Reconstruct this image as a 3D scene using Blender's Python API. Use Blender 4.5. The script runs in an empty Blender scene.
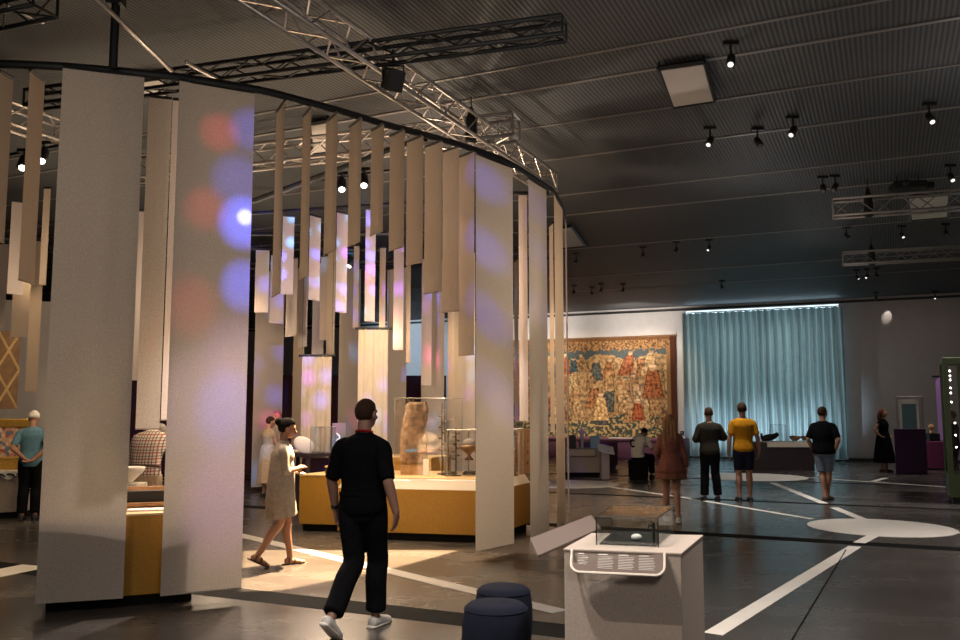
import bpy, bmesh, math, random
from mathutils import Vector, Matrix, noise
random.seed(7)
C = bpy.context.scene.collection
PI = math.pi
# ------------------------------------------------------------------ camera and measuring
F = 865.0
TH = math.atan(90 / F)
CT, ST = math.cos(TH), math.sin(TH)
EYE = 1.7
def ray(px, py):
    u = (px - 480) / F; v = (320 - py) / F
    return Vector((u, CT - v * ST, ST + v * CT))
def Z(px, py, z=0.0):            # where a sight line meets height z
    r = ray(px, py); t = (z - EYE) / r.z
    return Vector((r.x * t, r.y * t, z))
def DY(px, py, y):               # where a sight line meets depth y
    r = ray(px, py); t = y / r.y
    return Vector((r.x * t, y, EYE + r.z * t))
WN = Vector((0.47, 1, 0)).normalized()      # back wall
WP = Vector((10.0, 30.5, 0))
WD = Vector((1, -0.47, 0)).normalized()
def WL(px, py, off=0.0):         # where a sight line meets the back wall (off = metres in front)
    r = ray(px, py); t = ((WP - WN * off).dot(WN)) / (r.x * WN.x + r.y * WN.y)
    return Vector((r.x * t, r.y * t, EYE + r.z * t))
cam = bpy.data.cameras.new('camera'); co = bpy.data.objects.new('camera', cam); C.objects.link(co)
co.location = (0, 0, EYE); co.rotation_euler = (PI / 2 + TH, 0, 0)
cam.sensor_width = 36; cam.lens = F / 960 * 36; cam.clip_end = 200; cam.clip_start = 0.05
bpy.context.scene.camera = co

# ------------------------------------------------------------------ materials
M = {}
def mat(name, col, rough=0.6, metal=0.0, spec=0.5, noise_amt=0.0, nscale=20.0, bump=0.0, bscale=200.0, trans=0.0, emit=None, estr=0.0, sheen=0.0):
    m = bpy.data.materials.new(name); m.use_nodes = True
    nt = m.node_tree; N = nt.nodes; L = nt.links
    b = N['Principled BSDF']; out = N['Material Output']
    b.inputs['Base Color'].default_value = (*col, 1)
    b.inputs['Roughness'].default_value = rough; b.inputs['Metallic'].default_value = metal
    b.inputs['Specular IOR Level'].default_value = spec
    if sheen: b.inputs['Sheen Weight'].default_value = sheen
    if emit: b.inputs['Emission Color'].default_value = (*emit, 1); b.inputs['Emission Strength'].default_value = estr
    tc = N.new('ShaderNodeTexCoord')
    if noise_amt:
        n = N.new('ShaderNodeTexNoise'); n.inputs['Scale'].default_value = nscale; n.inputs['Detail'].default_value = 5
        L.new(tc.outputs['Object'], n.inputs['Vector'])
        r = N.new('ShaderNodeValToRGB')
        r.color_ramp.elements[0].position = 0.3; r.color_ramp.elements[1].position = 0.7
        r.color_ramp.elements[0].color = (*[c * (1 - noise_amt) for c in col], 1)
        r.color_ramp.elements[1].color = (*[min(1, c * (1 + noise_amt)) for c in col], 1)
        L.new(n.outputs['Fac'], r.inputs['Fac']); L.new(r.outputs['Color'], b.inputs['Base Color'])
    if bump:
        n2 = N.new('ShaderNodeTexNoise'); n2.inputs['Scale'].default_value = bscale; n2.inputs['Detail'].default_value = 3
        L.new(tc.outputs['Object'], n2.inputs['Vector'])
        bp = N.new('ShaderNodeBump'); bp.inputs['Strength'].default_value = bump; bp.inputs['Distance'].default_value = 0.01
        L.new(n2.outputs['Fac'], bp.inputs['Height']); L.new(bp.outputs['Normal'], b.inputs['Normal'])
    if trans:
        t = N.new('ShaderNodeBsdfTranslucent'); t.inputs['Color'].default_value = (*col, 1)
        mx = N.new('ShaderNodeMixShader'); mx.inputs['Fac'].default_value = trans
        L.new(b.outputs[0], mx.inputs[1]); L.new(t.outputs[0], mx.inputs[2]); L.new(mx.outputs[0], out.inputs['Surface'])
    M[name] = m
    return m
def glass_mat(name, tint=(1, 1, 1), f0=0.06):
    m = bpy.data.materials.new(name); m.use_nodes = True
    nt = m.node_tree; N = nt.nodes; L = nt.links
    N.remove(N['Principled BSDF'])
    t = N.new('ShaderNodeBsdfTransparent'); t.inputs['Color'].default_value = (*tint, 1)
    g = N.new('ShaderNodeBsdfGlossy'); g.inputs['Roughness'].default_value = 0.02
    lw = N.new('ShaderNodeLayerWeight'); lw.inputs['Blend'].default_value = 0.25
    mr = N.new('ShaderNodeMapRange'); mr.inputs['To Min'].default_value = f0; mr.inputs['To Max'].default_value = 0.3
    L.new(lw.outputs['Fresnel'], mr.inputs['Value'])
    mx = N.new('ShaderNodeMixShader'); L.new(mr.outputs[0], mx.inputs['Fac'])
    L.new(t.outputs[0], mx.inputs[1]); L.new(g.outputs[0], mx.inputs[2])
    L.new(mx.outputs[0], N['Material Output'].inputs['Surface'])
    M[name] = m
mat('banner', (0.52, 0.46, 0.40), 0.9, spec=0.1, noise_amt=0.26, nscale=130, bump=0.25, bscale=350, trans=0.22)
mat('strip', (0.52, 0.42, 0.33), 0.9, spec=0.1, noise_amt=0.24, nscale=130, bump=0.25, bscale=350, trans=0.38)
mat('pale_strip', (0.62, 0.54, 0.50), 0.9, spec=0.1, noise_amt=0.2, nscale=130, bump=0.25, bscale=350, trans=0.4)
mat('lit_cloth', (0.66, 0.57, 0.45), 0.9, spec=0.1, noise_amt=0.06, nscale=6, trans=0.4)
mat('black', (0.008, 0.008, 0.008), 0.5)
mat('black_matte', (0.006, 0.006, 0.006), 0.9, spec=0.1)
mat('steel', (0.55, 0.5, 0.46), 0.35, metal=0.8)
mat('grey_metal', (0.30, 0.28, 0.26), 0.5, metal=0.5)
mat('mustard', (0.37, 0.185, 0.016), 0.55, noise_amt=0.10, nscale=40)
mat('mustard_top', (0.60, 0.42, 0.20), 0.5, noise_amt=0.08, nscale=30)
mat('cream', (0.75, 0.68, 0.58), 0.5)
mat('white', (0.8, 0.78, 0.75), 0.5)
mat('grey_paint', (0.26, 0.24, 0.235), 0.5, noise_amt=0.06, nscale=6)
mat('white_paint', (0.80, 0.75, 0.68), 0.45, noise_amt=0.05, nscale=3)
mat('pedestal', (0.46, 0.385, 0.33), 0.75, spec=0.25, noise_amt=0.12, nscale=120, bump=0.2, bscale=400)
mat('label_brown', (0.17, 0.13, 0.112), 0.8, spec=0.2)
mat('text_white', (0.7, 0.66, 0.62), 0.7)
mat('navy', (0.006, 0.008, 0.019), 0.9, spec=0.2, noise_amt=0.25, nscale=200, bump=0.3, bscale=500)
mat('wall_paint', (0.50, 0.47, 0.46), 0.8, noise_amt=0.04, nscale=4, bump=0.05)
mat('maroon', (0.075, 0.014, 0.028), 0.7, noise_amt=0.1, nscale=15)
mat('plum', (0.06, 0.026, 0.075), 0.6, noise_amt=0.1, nscale=15)
mat('magenta', (0.16, 0.025, 0.085), 0.6)
mat('mauve', (0.28, 0.12, 0.20), 0.7)
mat('lilac_cloth', (0.5, 0.3, 0.55), 0.8)
mat('green_metal', (0.10, 0.15, 0.065), 0.45, noise_amt=0.05)
mat('grey_stone', (0.33, 0.28, 0.25), 0.7, noise_amt=0.12, nscale=30)
mat('dark_table', (0.03, 0.02, 0.024), 0.6)
mat('gold', (0.55, 0.33, 0.07), 0.4, metal=0.7, noise_amt=0.3, nscale=60, bump=0.6, bscale=60)
mat('hide', (0.30, 0.185, 0.105), 0.85, noise_amt=0.6, nscale=11, bump=1.0, bscale=18)
mat('bronze', (0.22, 0.13, 0.06), 0.4, metal=0.5, noise_amt=0.3)
mat('clay', (0.48, 0.28, 0.14), 0.7, noise_amt=0.2)
mat('blue_paper', (0.25, 0.4, 0.65), 0.7)
mat('teal_board', (0.10, 0.22, 0.25), 0.7)
mat('slate_board', (0.14, 0.16, 0.20), 0.8)
mat('panel_grey', (0.55, 0.52, 0.49), 0.8)
mat('brown_wood', (0.20, 0.11, 0.05), 0.6, noise_amt=0.2, nscale=12)
mat('lamp', (1, 1, 1), emit=(1.0, 0.93, 0.82), estr=4)
mat('lens_off', (.18, .17, .16), 0.3)
mat('lamp_small', (1, 1, 1), emit=(1.0, 0.95, 0.9), estr=.55)
mat('led', (1, 1, 1), emit=(1.0, 0.95, 0.85), estr=7)
mat('day', (1, 1, 1), emit=(0.62, 0.85, 1.0), estr=1.0)
mat('screen', (1, 1, 1), emit=(0.9, 0.95, 1.0), estr=1.0)
mat('pennant_yellow', (0.8, 0.6, 0.05), 0.6)  # plain bright yellow, no emission
glass_mat('glass'); glass_mat('glass_dark', (0.95, 0.97, 0.96), 0.06)
# skin, hair, cloth
for n, c in dict(skin_fair=(0.42, 0.24, 0.17), skin_tan=(0.30, 0.155, 0.10), skin_dim=(0.26, 0.14, 0.10)).items():
    mat(n, c, 0.5, spec=0.35, noise_amt=0.06, nscale=30)
mat('eye', (0.02, 0.015, 0.012), 0.2); mat('lip', (0.25, 0.08, 0.07), 0.5)
for n, c in dict(hair_black=(0.007, 0.005, 0.005), hair_brown=(0.035, 0.018, 0.01), hair_blond=(0.17, 0.09, 0.045), hair_grey=(0.25, 0.22, 0.2),
                 hair_pink=(0.30, 0.10, 0.20), hair_white=(0.7, 0.68, 0.62), hair_auburn=(0.10, 0.035, 0.018)).items():
    mat(n, c, 0.7, spec=0.12, noise_amt=0.3, nscale=60, bump=0.5, bscale=120)
for n, c in dict(cloth_black=(0.004, 0.004, 0.005), cloth_linen=(0.30, 0.26, 0.22), cloth_beige=(0.36, 0.27, 0.19), cloth_blue=(0.10, 0.20, 0.26),
                 cloth_rust=(0.15, 0.06, 0.043), cloth_olive=(0.026, 0.023, 0.018), cloth_yellow=(0.36, 0.16, 0.010), cloth_navy=(0.012, 0.014, 0.03),
                 cloth_denim=(0.12, 0.15, 0.20), cloth_white=(0.62, 0.58, 0.5), cloth_dark=(0.006, 0.006, 0.007), cloth_khaki=(0.38, 0.29, 0.2), cloth_red=(0.25, 0.01, 0.012)).items():
    mat(n, c, 0.95, spec=0.05, noise_amt=0.15, nscale=25, bump=0.6, bscale=28)
mat('leather', (0.06, 0.025, 0.012), 0.5); mat('shoe_white', (0.55, 0.52, 0.48), 0.6); mat('shoe_black', (0.01, 0.01, 0.01), 0.5)
def plaid():
    m = bpy.data.materials.new('plaid'); m.use_nodes = True
    nt = m.node_tree; N = nt.nodes; L = nt.links; b = N['Principled BSDF']; b.inputs['Roughness'].default_value = 0.9
    tc = N.new('ShaderNodeTexCoord'); sx = N.new('ShaderNodeSeparateXYZ'); L.new(tc.outputs['Object'], sx.inputs[0])
    def lines(sock, per, duty, ph):
        a = N.new('ShaderNodeMath'); a.operation = 'MULTIPLY_ADD'; a.inputs[1].default_value = 1 / per; a.inputs[2].default_value = ph + 50; L.new(sock, a.inputs[0])
        f = N.new('ShaderNodeMath'); f.operation = 'FRACT'; L.new(a.outputs[0], f.inputs[0])
        g = N.new('ShaderNodeMath'); g.operation = 'LESS_THAN'; g.inputs[1].default_value = duty; L.new(f.outputs[0], g.inputs[0])
        return g.outputs[0]
    col = None
    prev = None
    for sock, per, duty, ph, c in ((sx.outputs['X'], .07, .22, 0, (0.25, .04, .03)), (sx.outputs['Z'], .07, .22, 0, (0.25, .04, .03)),
                                   (sx.outputs['X'], .07, .14, .5, (.03, .03, .06)), (sx.outputs['Z'], .07, .14, .5, (.03, .03, .06))):
        mx = N.new('ShaderNodeMix'); mx.data_type = 'RGBA'
        k = N.new('ShaderNodeMath'); k.operation = 'MULTIPLY'; k.inputs[1].default_value = .75; L.new(lines(sock, per, duty, ph), k.inputs[0])
        L.new(k.outputs[0], mx.inputs['Factor'])
        if prev is None: mx.inputs['A'].default_value = (.6, .52, .44, 1)
        else: L.new(prev, mx.inputs['A'])
        mx.inputs['B'].default_value = (*c, 1); prev = mx.outputs['Result']
    L.new(prev, b.inputs['Base Color']); M['plaid'] = m
plaid()
def floor_mat():
    m = bpy.data.materials.new('concrete'); m.use_nodes = True
    nt = m.node_tree; N = nt.nodes; L = nt.links; b = N['Principled BSDF']
    tc = N.new('ShaderNodeTexCoord')
    n1 = N.new('ShaderNodeTexNoise'); n1.inputs['Scale'].default_value = 0.7; n1.inputs['Detail'].default_value = 8; n1.inputs['Roughness'].default_value = 0.65
    mp = N.new('ShaderNodeMapping'); mp.inputs['Scale'].default_value = (1, 2.2, 1); mp.inputs['Rotation'].default_value = (0, 0, 0.42)
    L.new(tc.outputs['Object'], mp.inputs[0]); L.new(mp.outputs[0], n1.inputs['Vector'])
    n2 = N.new('ShaderNodeTexNoise'); n2.inputs['Scale'].default_value = 60; n2.inputs['Detail'].default_value = 3
    L.new(tc.outputs['Object'], n2.inputs['Vector'])
    r = N.new('ShaderNodeValToRGB'); r.color_ramp.elements[0].position = .3; r.color_ramp.elements[1].position = .72
    r.color_ramp.elements[0].color = (0.050, 0.043, 0.038, 1); r.color_ramp.elements[1].color = (0.094, 0.083, 0.074, 1)
    L.new(n1.outputs['Fac'], r.inputs['Fac'])
    mx = N.new('ShaderNodeMix'); mx.data_type = 'RGBA'; mx.blend_type = 'MULTIPLY'; mx.inputs['Factor'].default_value = 0.35
    L.new(r.outputs[0], mx.inputs['A']); L.new(n2.outputs['Fac'], mx.inputs['B']); L.new(mx.outputs['Result'], b.inputs['Base Color'])
    r2 = N.new('ShaderNodeMapRange'); r2.inputs['To Min'].default_value = .16; r2.inputs['To Max'].default_value = .36
    L.new(n1.outputs['Fac'], r2.inputs['Value']); L.new(r2.outputs[0], b.inputs['Roughness'])
    b.inputs['Specular IOR Level'].default_value = 0.5
    M['concrete'] = m
floor_mat()
def ceil_mat():
    m = bpy.data.materials.new('ribbed_ceiling'); m.use_nodes = True
    nt = m.node_tree; N = nt.nodes; L = nt.links; b = N['Principled BSDF']
    tc = N.new('ShaderNodeTexCoord'); mp = N.new('ShaderNodeMapping'); mp.inputs['Rotation'].default_value = (0, 0, 0.44)
    L.new(tc.outputs['Object'], mp.inputs[0])
    w = N.new('ShaderNodeTexWave'); w.wave_type = 'BANDS'; w.bands_direction = 'X'; w.inputs['Scale'].default_value = 0.314 / 0.05; w.inputs['Distortion'].default_value = 0
    L.new(mp.outputs[0], w.inputs['Vector'])
    r = N.new('ShaderNodeValToRGB'); r.color_ramp.elements[0].color = (0.064, 0.067, 0.071, 1); r.color_ramp.elements[1].color = (0.128, 0.134, 0.142, 1)
    r.color_ramp.elements[0].position = .25; r.color_ramp.elements[1].position = .8
    L.new(w.outputs['Fac'], r.inputs['Fac'])
    n = N.new('ShaderNodeTexNoise'); n.inputs['Scale'].default_value = 0.5; n.inputs['Detail'].default_value = 4; L.new(tc.outputs['Object'], n.inputs['Vector'])
    mx = N.new('ShaderNodeMix'); mx.data_type = 'RGBA'; mx.blend_type = 'MULTIPLY'; mx.inputs['Factor'].default_value = .4
    L.new(r.outputs[0], mx.inputs['A']); L.new(n.outputs['Fac'], mx.inputs['B']); L.new(mx.outputs['Result'], b.inputs['Base Color'])
    bp = N.new('ShaderNodeBump'); bp.inputs['Strength'].default_value = .35; bp.inputs['Distance'].default_value = .015
    L.new(w.outputs['Fac'], bp.inputs['Height']); L.new(bp.outputs['Normal'], b.inputs['Normal'])
    b.inputs['Roughness'].default_value = .6; b.inputs['Specular IOR Level'].default_value = .3
    M['ribbed_ceiling'] = m
ceil_mat()

# ------------------------------------------------------------------ mesh helpers
def B(): return bmesh.new()
def box(bm, c, s, rz=0.0, rx=0.0, ry=0.0):
    mtx = Matrix.Translation(Vector(c)) @ Matrix.Rotation(rz, 4, 'Z') @ Matrix.Rotation(rx, 4, 'X') @ Matrix.Rotation(ry, 4, 'Y') @ Matrix.Diagonal((s[0], s[1], s[2], 1))
    bmesh.ops.create_cube(bm, size=1.0, matrix=mtx)
def prism(bm, pts, z0, z1):
    lo = [bm.verts.new((p[0], p[1], z0)) for p in pts]; hi = [bm.verts.new((p[0], p[1], z1)) for p in pts]
    bm.faces.new(lo[::-1]); bm.faces.new(hi); n = len(pts)
    for i in range(n): bm.faces.new((lo[i], lo[(i + 1) % n], hi[(i + 1) % n], hi[i]))
def slab(bm, a, b, z0, z1, th):          # upright sheet from point a to point b in plan
    a = Vector((a[0], a[1])); b = Vector((b[0], b[1])); d = (b - a).normalized(); n = Vector((-d.y, d.x)) * th / 2
    prism(bm, [a - n, b - n, b + n, a + n], z0, z1)
def hull8(bm, lo, hi):                   # solid from two quads
    l = [bm.verts.new(p) for p in lo]; h = [bm.verts.new(p) for p in hi]
    bm.faces.new(l[::-1]); bm.faces.new(h)
    for i in range(len(l)): bm.faces.new((l[i], l[(i + 1) % len(l)], h[(i + 1) % len(l)], h[i]))
def catmull(vals, sub):
    out = []; n = len(vals)
    for i in range(n - 1):
        p0 = vals[max(i - 1, 0)]; p1 = vals[i]; p2 = vals[i + 1]; p3 = vals[min(i + 2, n - 1)]
        for k in range(sub):
            t = k / sub
            out.append(0.5 * ((2 * p1) + (p2 - p0) * t + (2 * p0 - 5 * p1 + 4 * p2 - p3) * t * t + (3 * p1 - p0 - 3 * p2 + p3) * t ** 3))
    out.append(vals[-1]); return out
def tube(bm, pts, rads, n=12, side=None, sub=4, cap=0.5, closed=False):
    pts = [Vector(p) for p in pts]
    if not isinstance(rads, list): rads = [rads] * len(pts)
    rr = [Vector((r, r)) if not isinstance(r, (tuple, list)) else Vector(r) for r in rads]
    if sub > 1: pts = catmull(pts, sub); rr = catmull(rr, sub)
    N = len(pts); rings = []; ref = Vector(side) if side is not None else None
    for i, p in enumerate(pts):
        if closed: d = pts[(i + 1) % N] - pts[i - 1]
        else: d = pts[min(i + 1, N - 1)] - pts[max(i - 1, 0)]
        if d.length < 1e-9: d = Vector((0, 0, 1))
        d.normalize()
        if ref is None: ref = Vector((1, 0, 0)) if abs(d.x) < .9 else Vector((0, 1, 0))
        s = ref - d * ref.dot(d)
        if s.length < 1e-4: s = Vector((0, 1, 0)) - d * d.y
        s.normalize(); t = d.cross(s)
        if side is None: ref = s
        rings.append([bm.verts.new(p + s * (rr[i].x * math.cos(2 * PI * k / n)) + t * (rr[i].y * math.sin(2 * PI * k / n))) for k in range(n)])
    m = N if closed else N - 1
    for i in range(m):
        a = rings[i]; b = rings[(i + 1) % N]
        for k in range(n): bm.faces.new((a[k], a[(k + 1) % n], b[(k + 1) % n], b[k]))
    if not closed:
        for ring, p, q, r, fl in ((rings[0], pts[0], pts[1], rr[0], True), (rings[-1], pts[-1], pts[-2], rr[-1], False)):
            if cap:
                d = (p - q).normalized(); e = min(r.x, r.y)
                mid = [bm.verts.new(p + (v.co - p) * .7 + d * e * cap * .7) for v in ring]
                tip = bm.verts.new(p + d * e * cap)
                for k in range(n):
                    f1 = (ring[k], ring[(k + 1) % n], mid[(k + 1) % n], mid[k]); f2 = (mid[k], mid[(k + 1) % n], tip)
                    bm.faces.new(f1[::-1] if fl else f1); bm.faces.new(f2[::-1] if fl else f2)
            else:
                bm.faces.new(ring[::-1] if fl else ring)
def lathe(bm, prof, n=24, loc=(0, 0, 0), sx=1, sy=1):
    loc = Vector(loc); rings = []
    for r, z in prof:
        if r < 1e-5: rings.append([bm.verts.new(loc + Vector((0, 0, z)))])
        else: rings.append([bm.verts.new(loc + Vector((r * sx * math.cos(2 * PI * k / n), r * sy * math.sin(2 * PI * k / n), z))) for k in range(n)])
    for a, b in zip(rings, rings[1:]):
        for k in range(n):
            k2 = (k + 1) % n
            if len(a) == 1 and len(b) == 1: continue
            if len(a) == 1: bm.faces.new((a[0], b[k], b[k2])) if False else bm.faces.new((a[0], b[k2], b[k]))
            elif len(b) == 1: bm.faces.new((a[k], a[k2], b[0]))
            else: bm.faces.new((a[k], a[k2], b[k2], b[k]))
    if len(rings[0]) > 1: bm.faces.new(rings[0][::-1])
    if len(rings[-1]) > 1: bm.faces.new(rings[-1])
def ball(bm, c, r, u=16, v=10):
    if not isinstance(r, (tuple, list)): r = (r, r, r)
    bmesh.ops.create_uvsphere(bm, u_segments=u, v_segments=v, radius=1, matrix=Matrix.Translation(Vector(c)) @ Matrix.Diagonal((*r, 1)))
def obj(name, bm, m, parent=None, smooth=False, bevel=0.0, loc=None):
    bmesh.ops.recalc_face_normals(bm, faces=bm.faces)
    me = bpy.data.meshes.new(name)
    if loc is None and parent is not None and 'o_world' in parent: loc = Vector(parent['o_world'])
    elif loc is None: loc = Vector((0, 0, 0)) if parent is not None else centre_base(bm)
    bm.transform(Matrix.Translation(-Vector(loc)))
    bm.to_mesh(me); bm.free()
    o = bpy.data.objects.new(name, me); C.objects.link(o)
    for x in (m if isinstance(m, (list, tuple)) else [m]): me.materials.append(M[x] if isinstance(x, str) else x)
    if smooth:
        for p in me.polygons: p.use_smooth = True
    if bevel:
        md = o.modifiers.new('bevel', 'BEVEL'); md.width = bevel; md.segments = 2; md.limit_method = 'ANGLE'
    if parent is not None:
        o.parent = parent
        if 'o_world' not in parent: pass
    else: o.location = loc
    return o
def centre_base(bm):
    vs = [v.co for v in bm.verts]
    return Vector((sum(v.x for v in vs) / len(vs), sum(v.y for v in vs) / len(vs), min(v.z for v in vs)))
WORLD = {}
def thing(name, label, cat, loc, group=None, rz=0.0):
    """Empty at the thing's base; parts are written in world coordinates and shifted to it by part()"""
    o = bpy.data.objects.new(name, None); C.objects.link(o); o.empty_display_size = .1
    o.location = loc; o.rotation_euler = (0, 0, rz); tag(o, label, cat, group)
    WORLD[o] = Vector(loc)
    return o
def tag(o, label, cat, group=None):
    o['label'] = label; o['category'] = cat
    if group: o['group'] = group
    return o
def part(name, bm, m, parent, smooth=False, bevel=0.0, label=None):
    o = obj(name, bm, m, parent, smooth, bevel, loc=WORLD[parent])
    WORLD[o] = WORLD[parent]
    if label: o['label'] = label
    return o
def lpart(name, bm, m, parent, smooth=False, bevel=0.0, label=None):   # written in the thing's own coordinates
    o = obj(name, bm, m, parent, smooth, bevel, loc=(0, 0, 0)); WORLD[o] = Vector((0, 0, 0))
    if label: o['label'] = label
    return o
def struct(name, bm, m, bevel=0.0, smooth=False):
    o = obj(name, bm, m, None, smooth, bevel, loc=(0, 0, 0)); o['kind'] = 'structure'; return o
def look(o, target, frm=None):
    d = Vector(target) - (Vector(frm) if frm is not None else o.location)
    o.rotation_euler = d.to_track_quat('-Z', 'Y').to_euler()
def spot(loc, tgt, e, col=(1, .75, .48), deg=40, blend=.5, size=.05):
    l = bpy.data.lights.new('spot_beam', 'SPOT'); l.energy = e; l.color = col; l.spot_size = math.radians(deg); l.spot_blend = blend; l.shadow_soft_size = size
    o = bpy.data.objects.new('spot_beam', l); C.objects.link(o); o.location = loc; look(o, tgt); return o
def point(loc, e, col=(1, .8, .6), size=.1):  # unseen fill source, no fixture goes with it
    l = bpy.data.lights.new('fill_glow', 'POINT'); l.energy = e; l.color = col; l.shadow_soft_size = size
    o = bpy.data.objects.new('fill_glow', l); C.objects.link(o); o.location = loc; return o
def area(loc, tgt, e, col, sx, sy):
    l = bpy.data.lights.new('soft_light', 'AREA'); l.energy = e; l.color = col; l.shape = 'RECTANGLE'; l.size = sx; l.size_y = sy
    o = bpy.data.objects.new('soft_light', l); C.objects.link(o); o.location = loc; look(o, tgt); return o

# ------------------------------------------------------------------ the room
CEIL = 5.5
def wall_at(s): return WP + WD * s        # s metres along the back wall
bm = B(); prism(bm, [(-29, -6.2), (20.2, -6.2), wall_at(11.6)[:2], wall_at(-43)[:2]], -0.12, 0.0); struct('floor', bm, 'concrete')
bm = B(); prism(bm, [(-29, -6.2), (20.2, -6.2), wall_at(11.6)[:2], wall_at(-43)[:2]], CEIL, CEIL + .15)
o = struct('ceiling', bm, 'ribbed_ceiling')
cl, cr = WL(683.5, 380), WL(845.5, 380)
sl = (cl - WP).dot(WD) + .12; sr = (cr - WP).dot(WD) - .12
bm = B()
def wallbox(bm, s0, s1, z0, z1, d0=0.0, d1=0.3):
    a = wall_at(s0); b = wall_at(s1)
    prism(bm, [(a + WN * d0)[:2], (b + WN * d0)[:2], (b + WN * d1)[:2], (a + WN * d1)[:2]], z0, z1)
wallbox(bm, -42, sl, 0, CEIL); wallbox(bm, sr, 13, 0, CEIL); wallbox(bm, sl, sr, 5.32, CEIL); wallbox(bm, sl, sr, 0, .18)
struct('wall_back', bm, 'wall_paint')
bm = B(); wallbox(bm, sl, sr, .18, 5.32, .16, .2); struct('window_1', bm, 'day')
bm = B(); wallbox(bm, -42, 13, 5.34, 5.42, -.05, -.002); struct('trim_1', bm, 'black')       # black rail under the ceiling
bm = B(); wallbox(bm, -42, sl, 0, .1, -.02, -.001); wallbox(bm, sr, 13, 0, .1, -.02, -.001); struct('baseboard_back', bm, 'black')
bm = B(); box(bm, (20.1, 10, CEIL / 2), (.2, 32, CEIL)); struct('wall_right', bm, 'wall_paint')
bm = B(); slab(bm, (-26, -6), wall_at(-40)[:2], 0, CEIL, .2); struct('wall_left', bm, 'wall_paint')
bm = B(); box(bm, (-3, -6.1, CEIL / 2), (46, .2, CEIL)); struct('wall_front', bm, 'wall_paint')
# ceiling seams (ridges running along the back wall)
SEAM = []
for i, y in enumerate((30, 58, 100, 138, 178, 200, 237, 268, 283)):
    p = Z(720, y, CEIL - .01); SEAM.append(p)
    bm = B(); a = p - WD * 26; b = p + WD * 14
    slab(bm, a, b, CEIL - .015, CEIL - .002, .05 if i % 2 else .035); struct('trim_%d' % (i + 2), bm, 'grey_metal')
# dark flat strips on the floor along the wall direction
for i, (pa, w) in enumerate(((Z(820, 541), .34), (Z(820, 504), .22), (Z(350, 606.5), .40), (Z(640, 476.5), .2), (Z(330, 548), .0))):
    if not w: continue
    a = pa - WD * 14; b = pa + WD * 9
    bm = B(); slab(bm, a, b, -.004, .0015, w); struct('trim_%d' % (i + 20), bm, 'black_matte')
# inner partitions behind the circle
def zt(px, py, y): return DY(px, py, y).z
bm = B(); a = DY(100, 375, 24.0); b = DY(446, 375, 25.0); slab(bm, a, b, 0, zt(290, 375, 24.5), .12); struct('wall_partition', bm, 'maroon')
bm = B(); a = DY(-60, 300, 17.8); b = DY(58, 300, 18.6); slab(bm, a, b, 0, zt(30, 300, 18.2), .12); struct('wall_divider', bm, 'wall_paint')

# white floor lines and discs (painted on the floor)
nl = [0]
def fline(p0, p1, w, name='floor_line', m='white_paint'):
    a = Z(*p0); b = Z(*p1); bm = B(); slab(bm, a, b, -.004, .0022 + .0002 * nl[0], w); nl[0] += 1
    struct(name, bm, m)
def fdisc(c, r, n=64):
    bm = B(); prism(bm, [(c[0] + r * math.cos(2 * PI * k / n), c[1] + r * math.sin(2 * PI * k / n)) for k in range(n)], -.004, .0045 + .0002 * nl[0]); nl[0] += 1
    struct('floor_disc', bm, 'white_paint')
fline((713, 634), (855, 546.5), .15); fline((859, 543), (884, 530), .15)
fdisc(Z(880.5, 527.5), 1.0)
fline((862, 519), (834, 507.5), .15); fline((824, 503.5), (773, 483), .15)
fdisc(Z(752, 477), 1.35)
fline((812, 519), (705, 501), .11); fline((700, 500), (590, 484), .11)
fdisc(Z(572, 484), 1.1)
fline((950, 532.5), (990, 534), .12)
fline((800, 477), (952, 487.5), .15); fline((873, 481.5), (886, 478), .15)
fline((222, 531), (560, 612), .19, m='grey_paint')
fline((-30, 579), (36, 566), .40)
fline((846, 550), (786, 650), .012, m='black_matte')

# ------------------------------------------------------------------ hanging ring of banners
RZ = 4.75
ring_pts = [(-4.25, 7.40), (-3.73, 7.46), (-3.07, 7.62), (-2.76, 7.72), (-2.14, 8.02), (-1.79, 8.30), (-1.35, 8.70), (-1.03, 9.03), (-.56, 9.44), (-.06, 9.94),
            (.35, 10.48), (.63, 11.03), (.92, 11.64), (1.06, 12.0), (1.30, 13.15), (1.36, 14.2), (1.12, 15.5), (.35, 16.9), (-.9, 18.0), (-2.6, 18.6), (-4.8, 18.6),
            (-7.0, 17.5), (-8.5, 15.2), (-9.0, 12.6), (-8.4, 10.2), (-7.1, 8.5), (-5.6, 7.6)]
def ring_obj():
    t = thing('banner_ring', 'black curved pipe under the ceiling carrying the circle of hanging banners', 'hanging frame', (-3.8, 13, RZ))
    pts = [Vector((x, y, RZ + .005)) for x, y in ring_pts]
    sm = catmull(pts + [pts[0]], 4)[:-1]
    bm = B(); tube(bm, sm, (.02, .04), n=8, sub=1, closed=True, side=None); part('pipe', bm, 'black', t, True)
    # hangers up to the ceiling
    for i in (16, 18, 20, 22, 24):
        p = pts[i]; bm = B(); tube(bm, [p, (p.x, p.y, CEIL)], .012, n=6, sub=1, cap=0); part('hanger', bm, 'black', t)
    return t
ring_obj()
trk = thing('inner_track', 'black straight tracks crossing inside the circle of banners', 'hanging frame', (-2, 12.5, RZ))
def track(a, b, r=.035):
    bm = B(); tube(bm, [a, b], r, n=8, sub=1, cap=0); part('track', bm, 'black', trk)
d0 = Z(257, 200, RZ); d1 = Z(425, 138, RZ); track(d0 - (d1 - d0) * .35, d1, .045)
for (a, b) in (((150, 220), (474, 199)), ((505, 193.5), (549, 193)), ((0, 236), (553, 232)), ((0, 246), (470, 251)), ((20, 268), (560, 258)), ((-10, 222), (75, 224))):
    track(Z(*a, RZ), Z(*b, RZ), .03)
nb = 0
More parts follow.
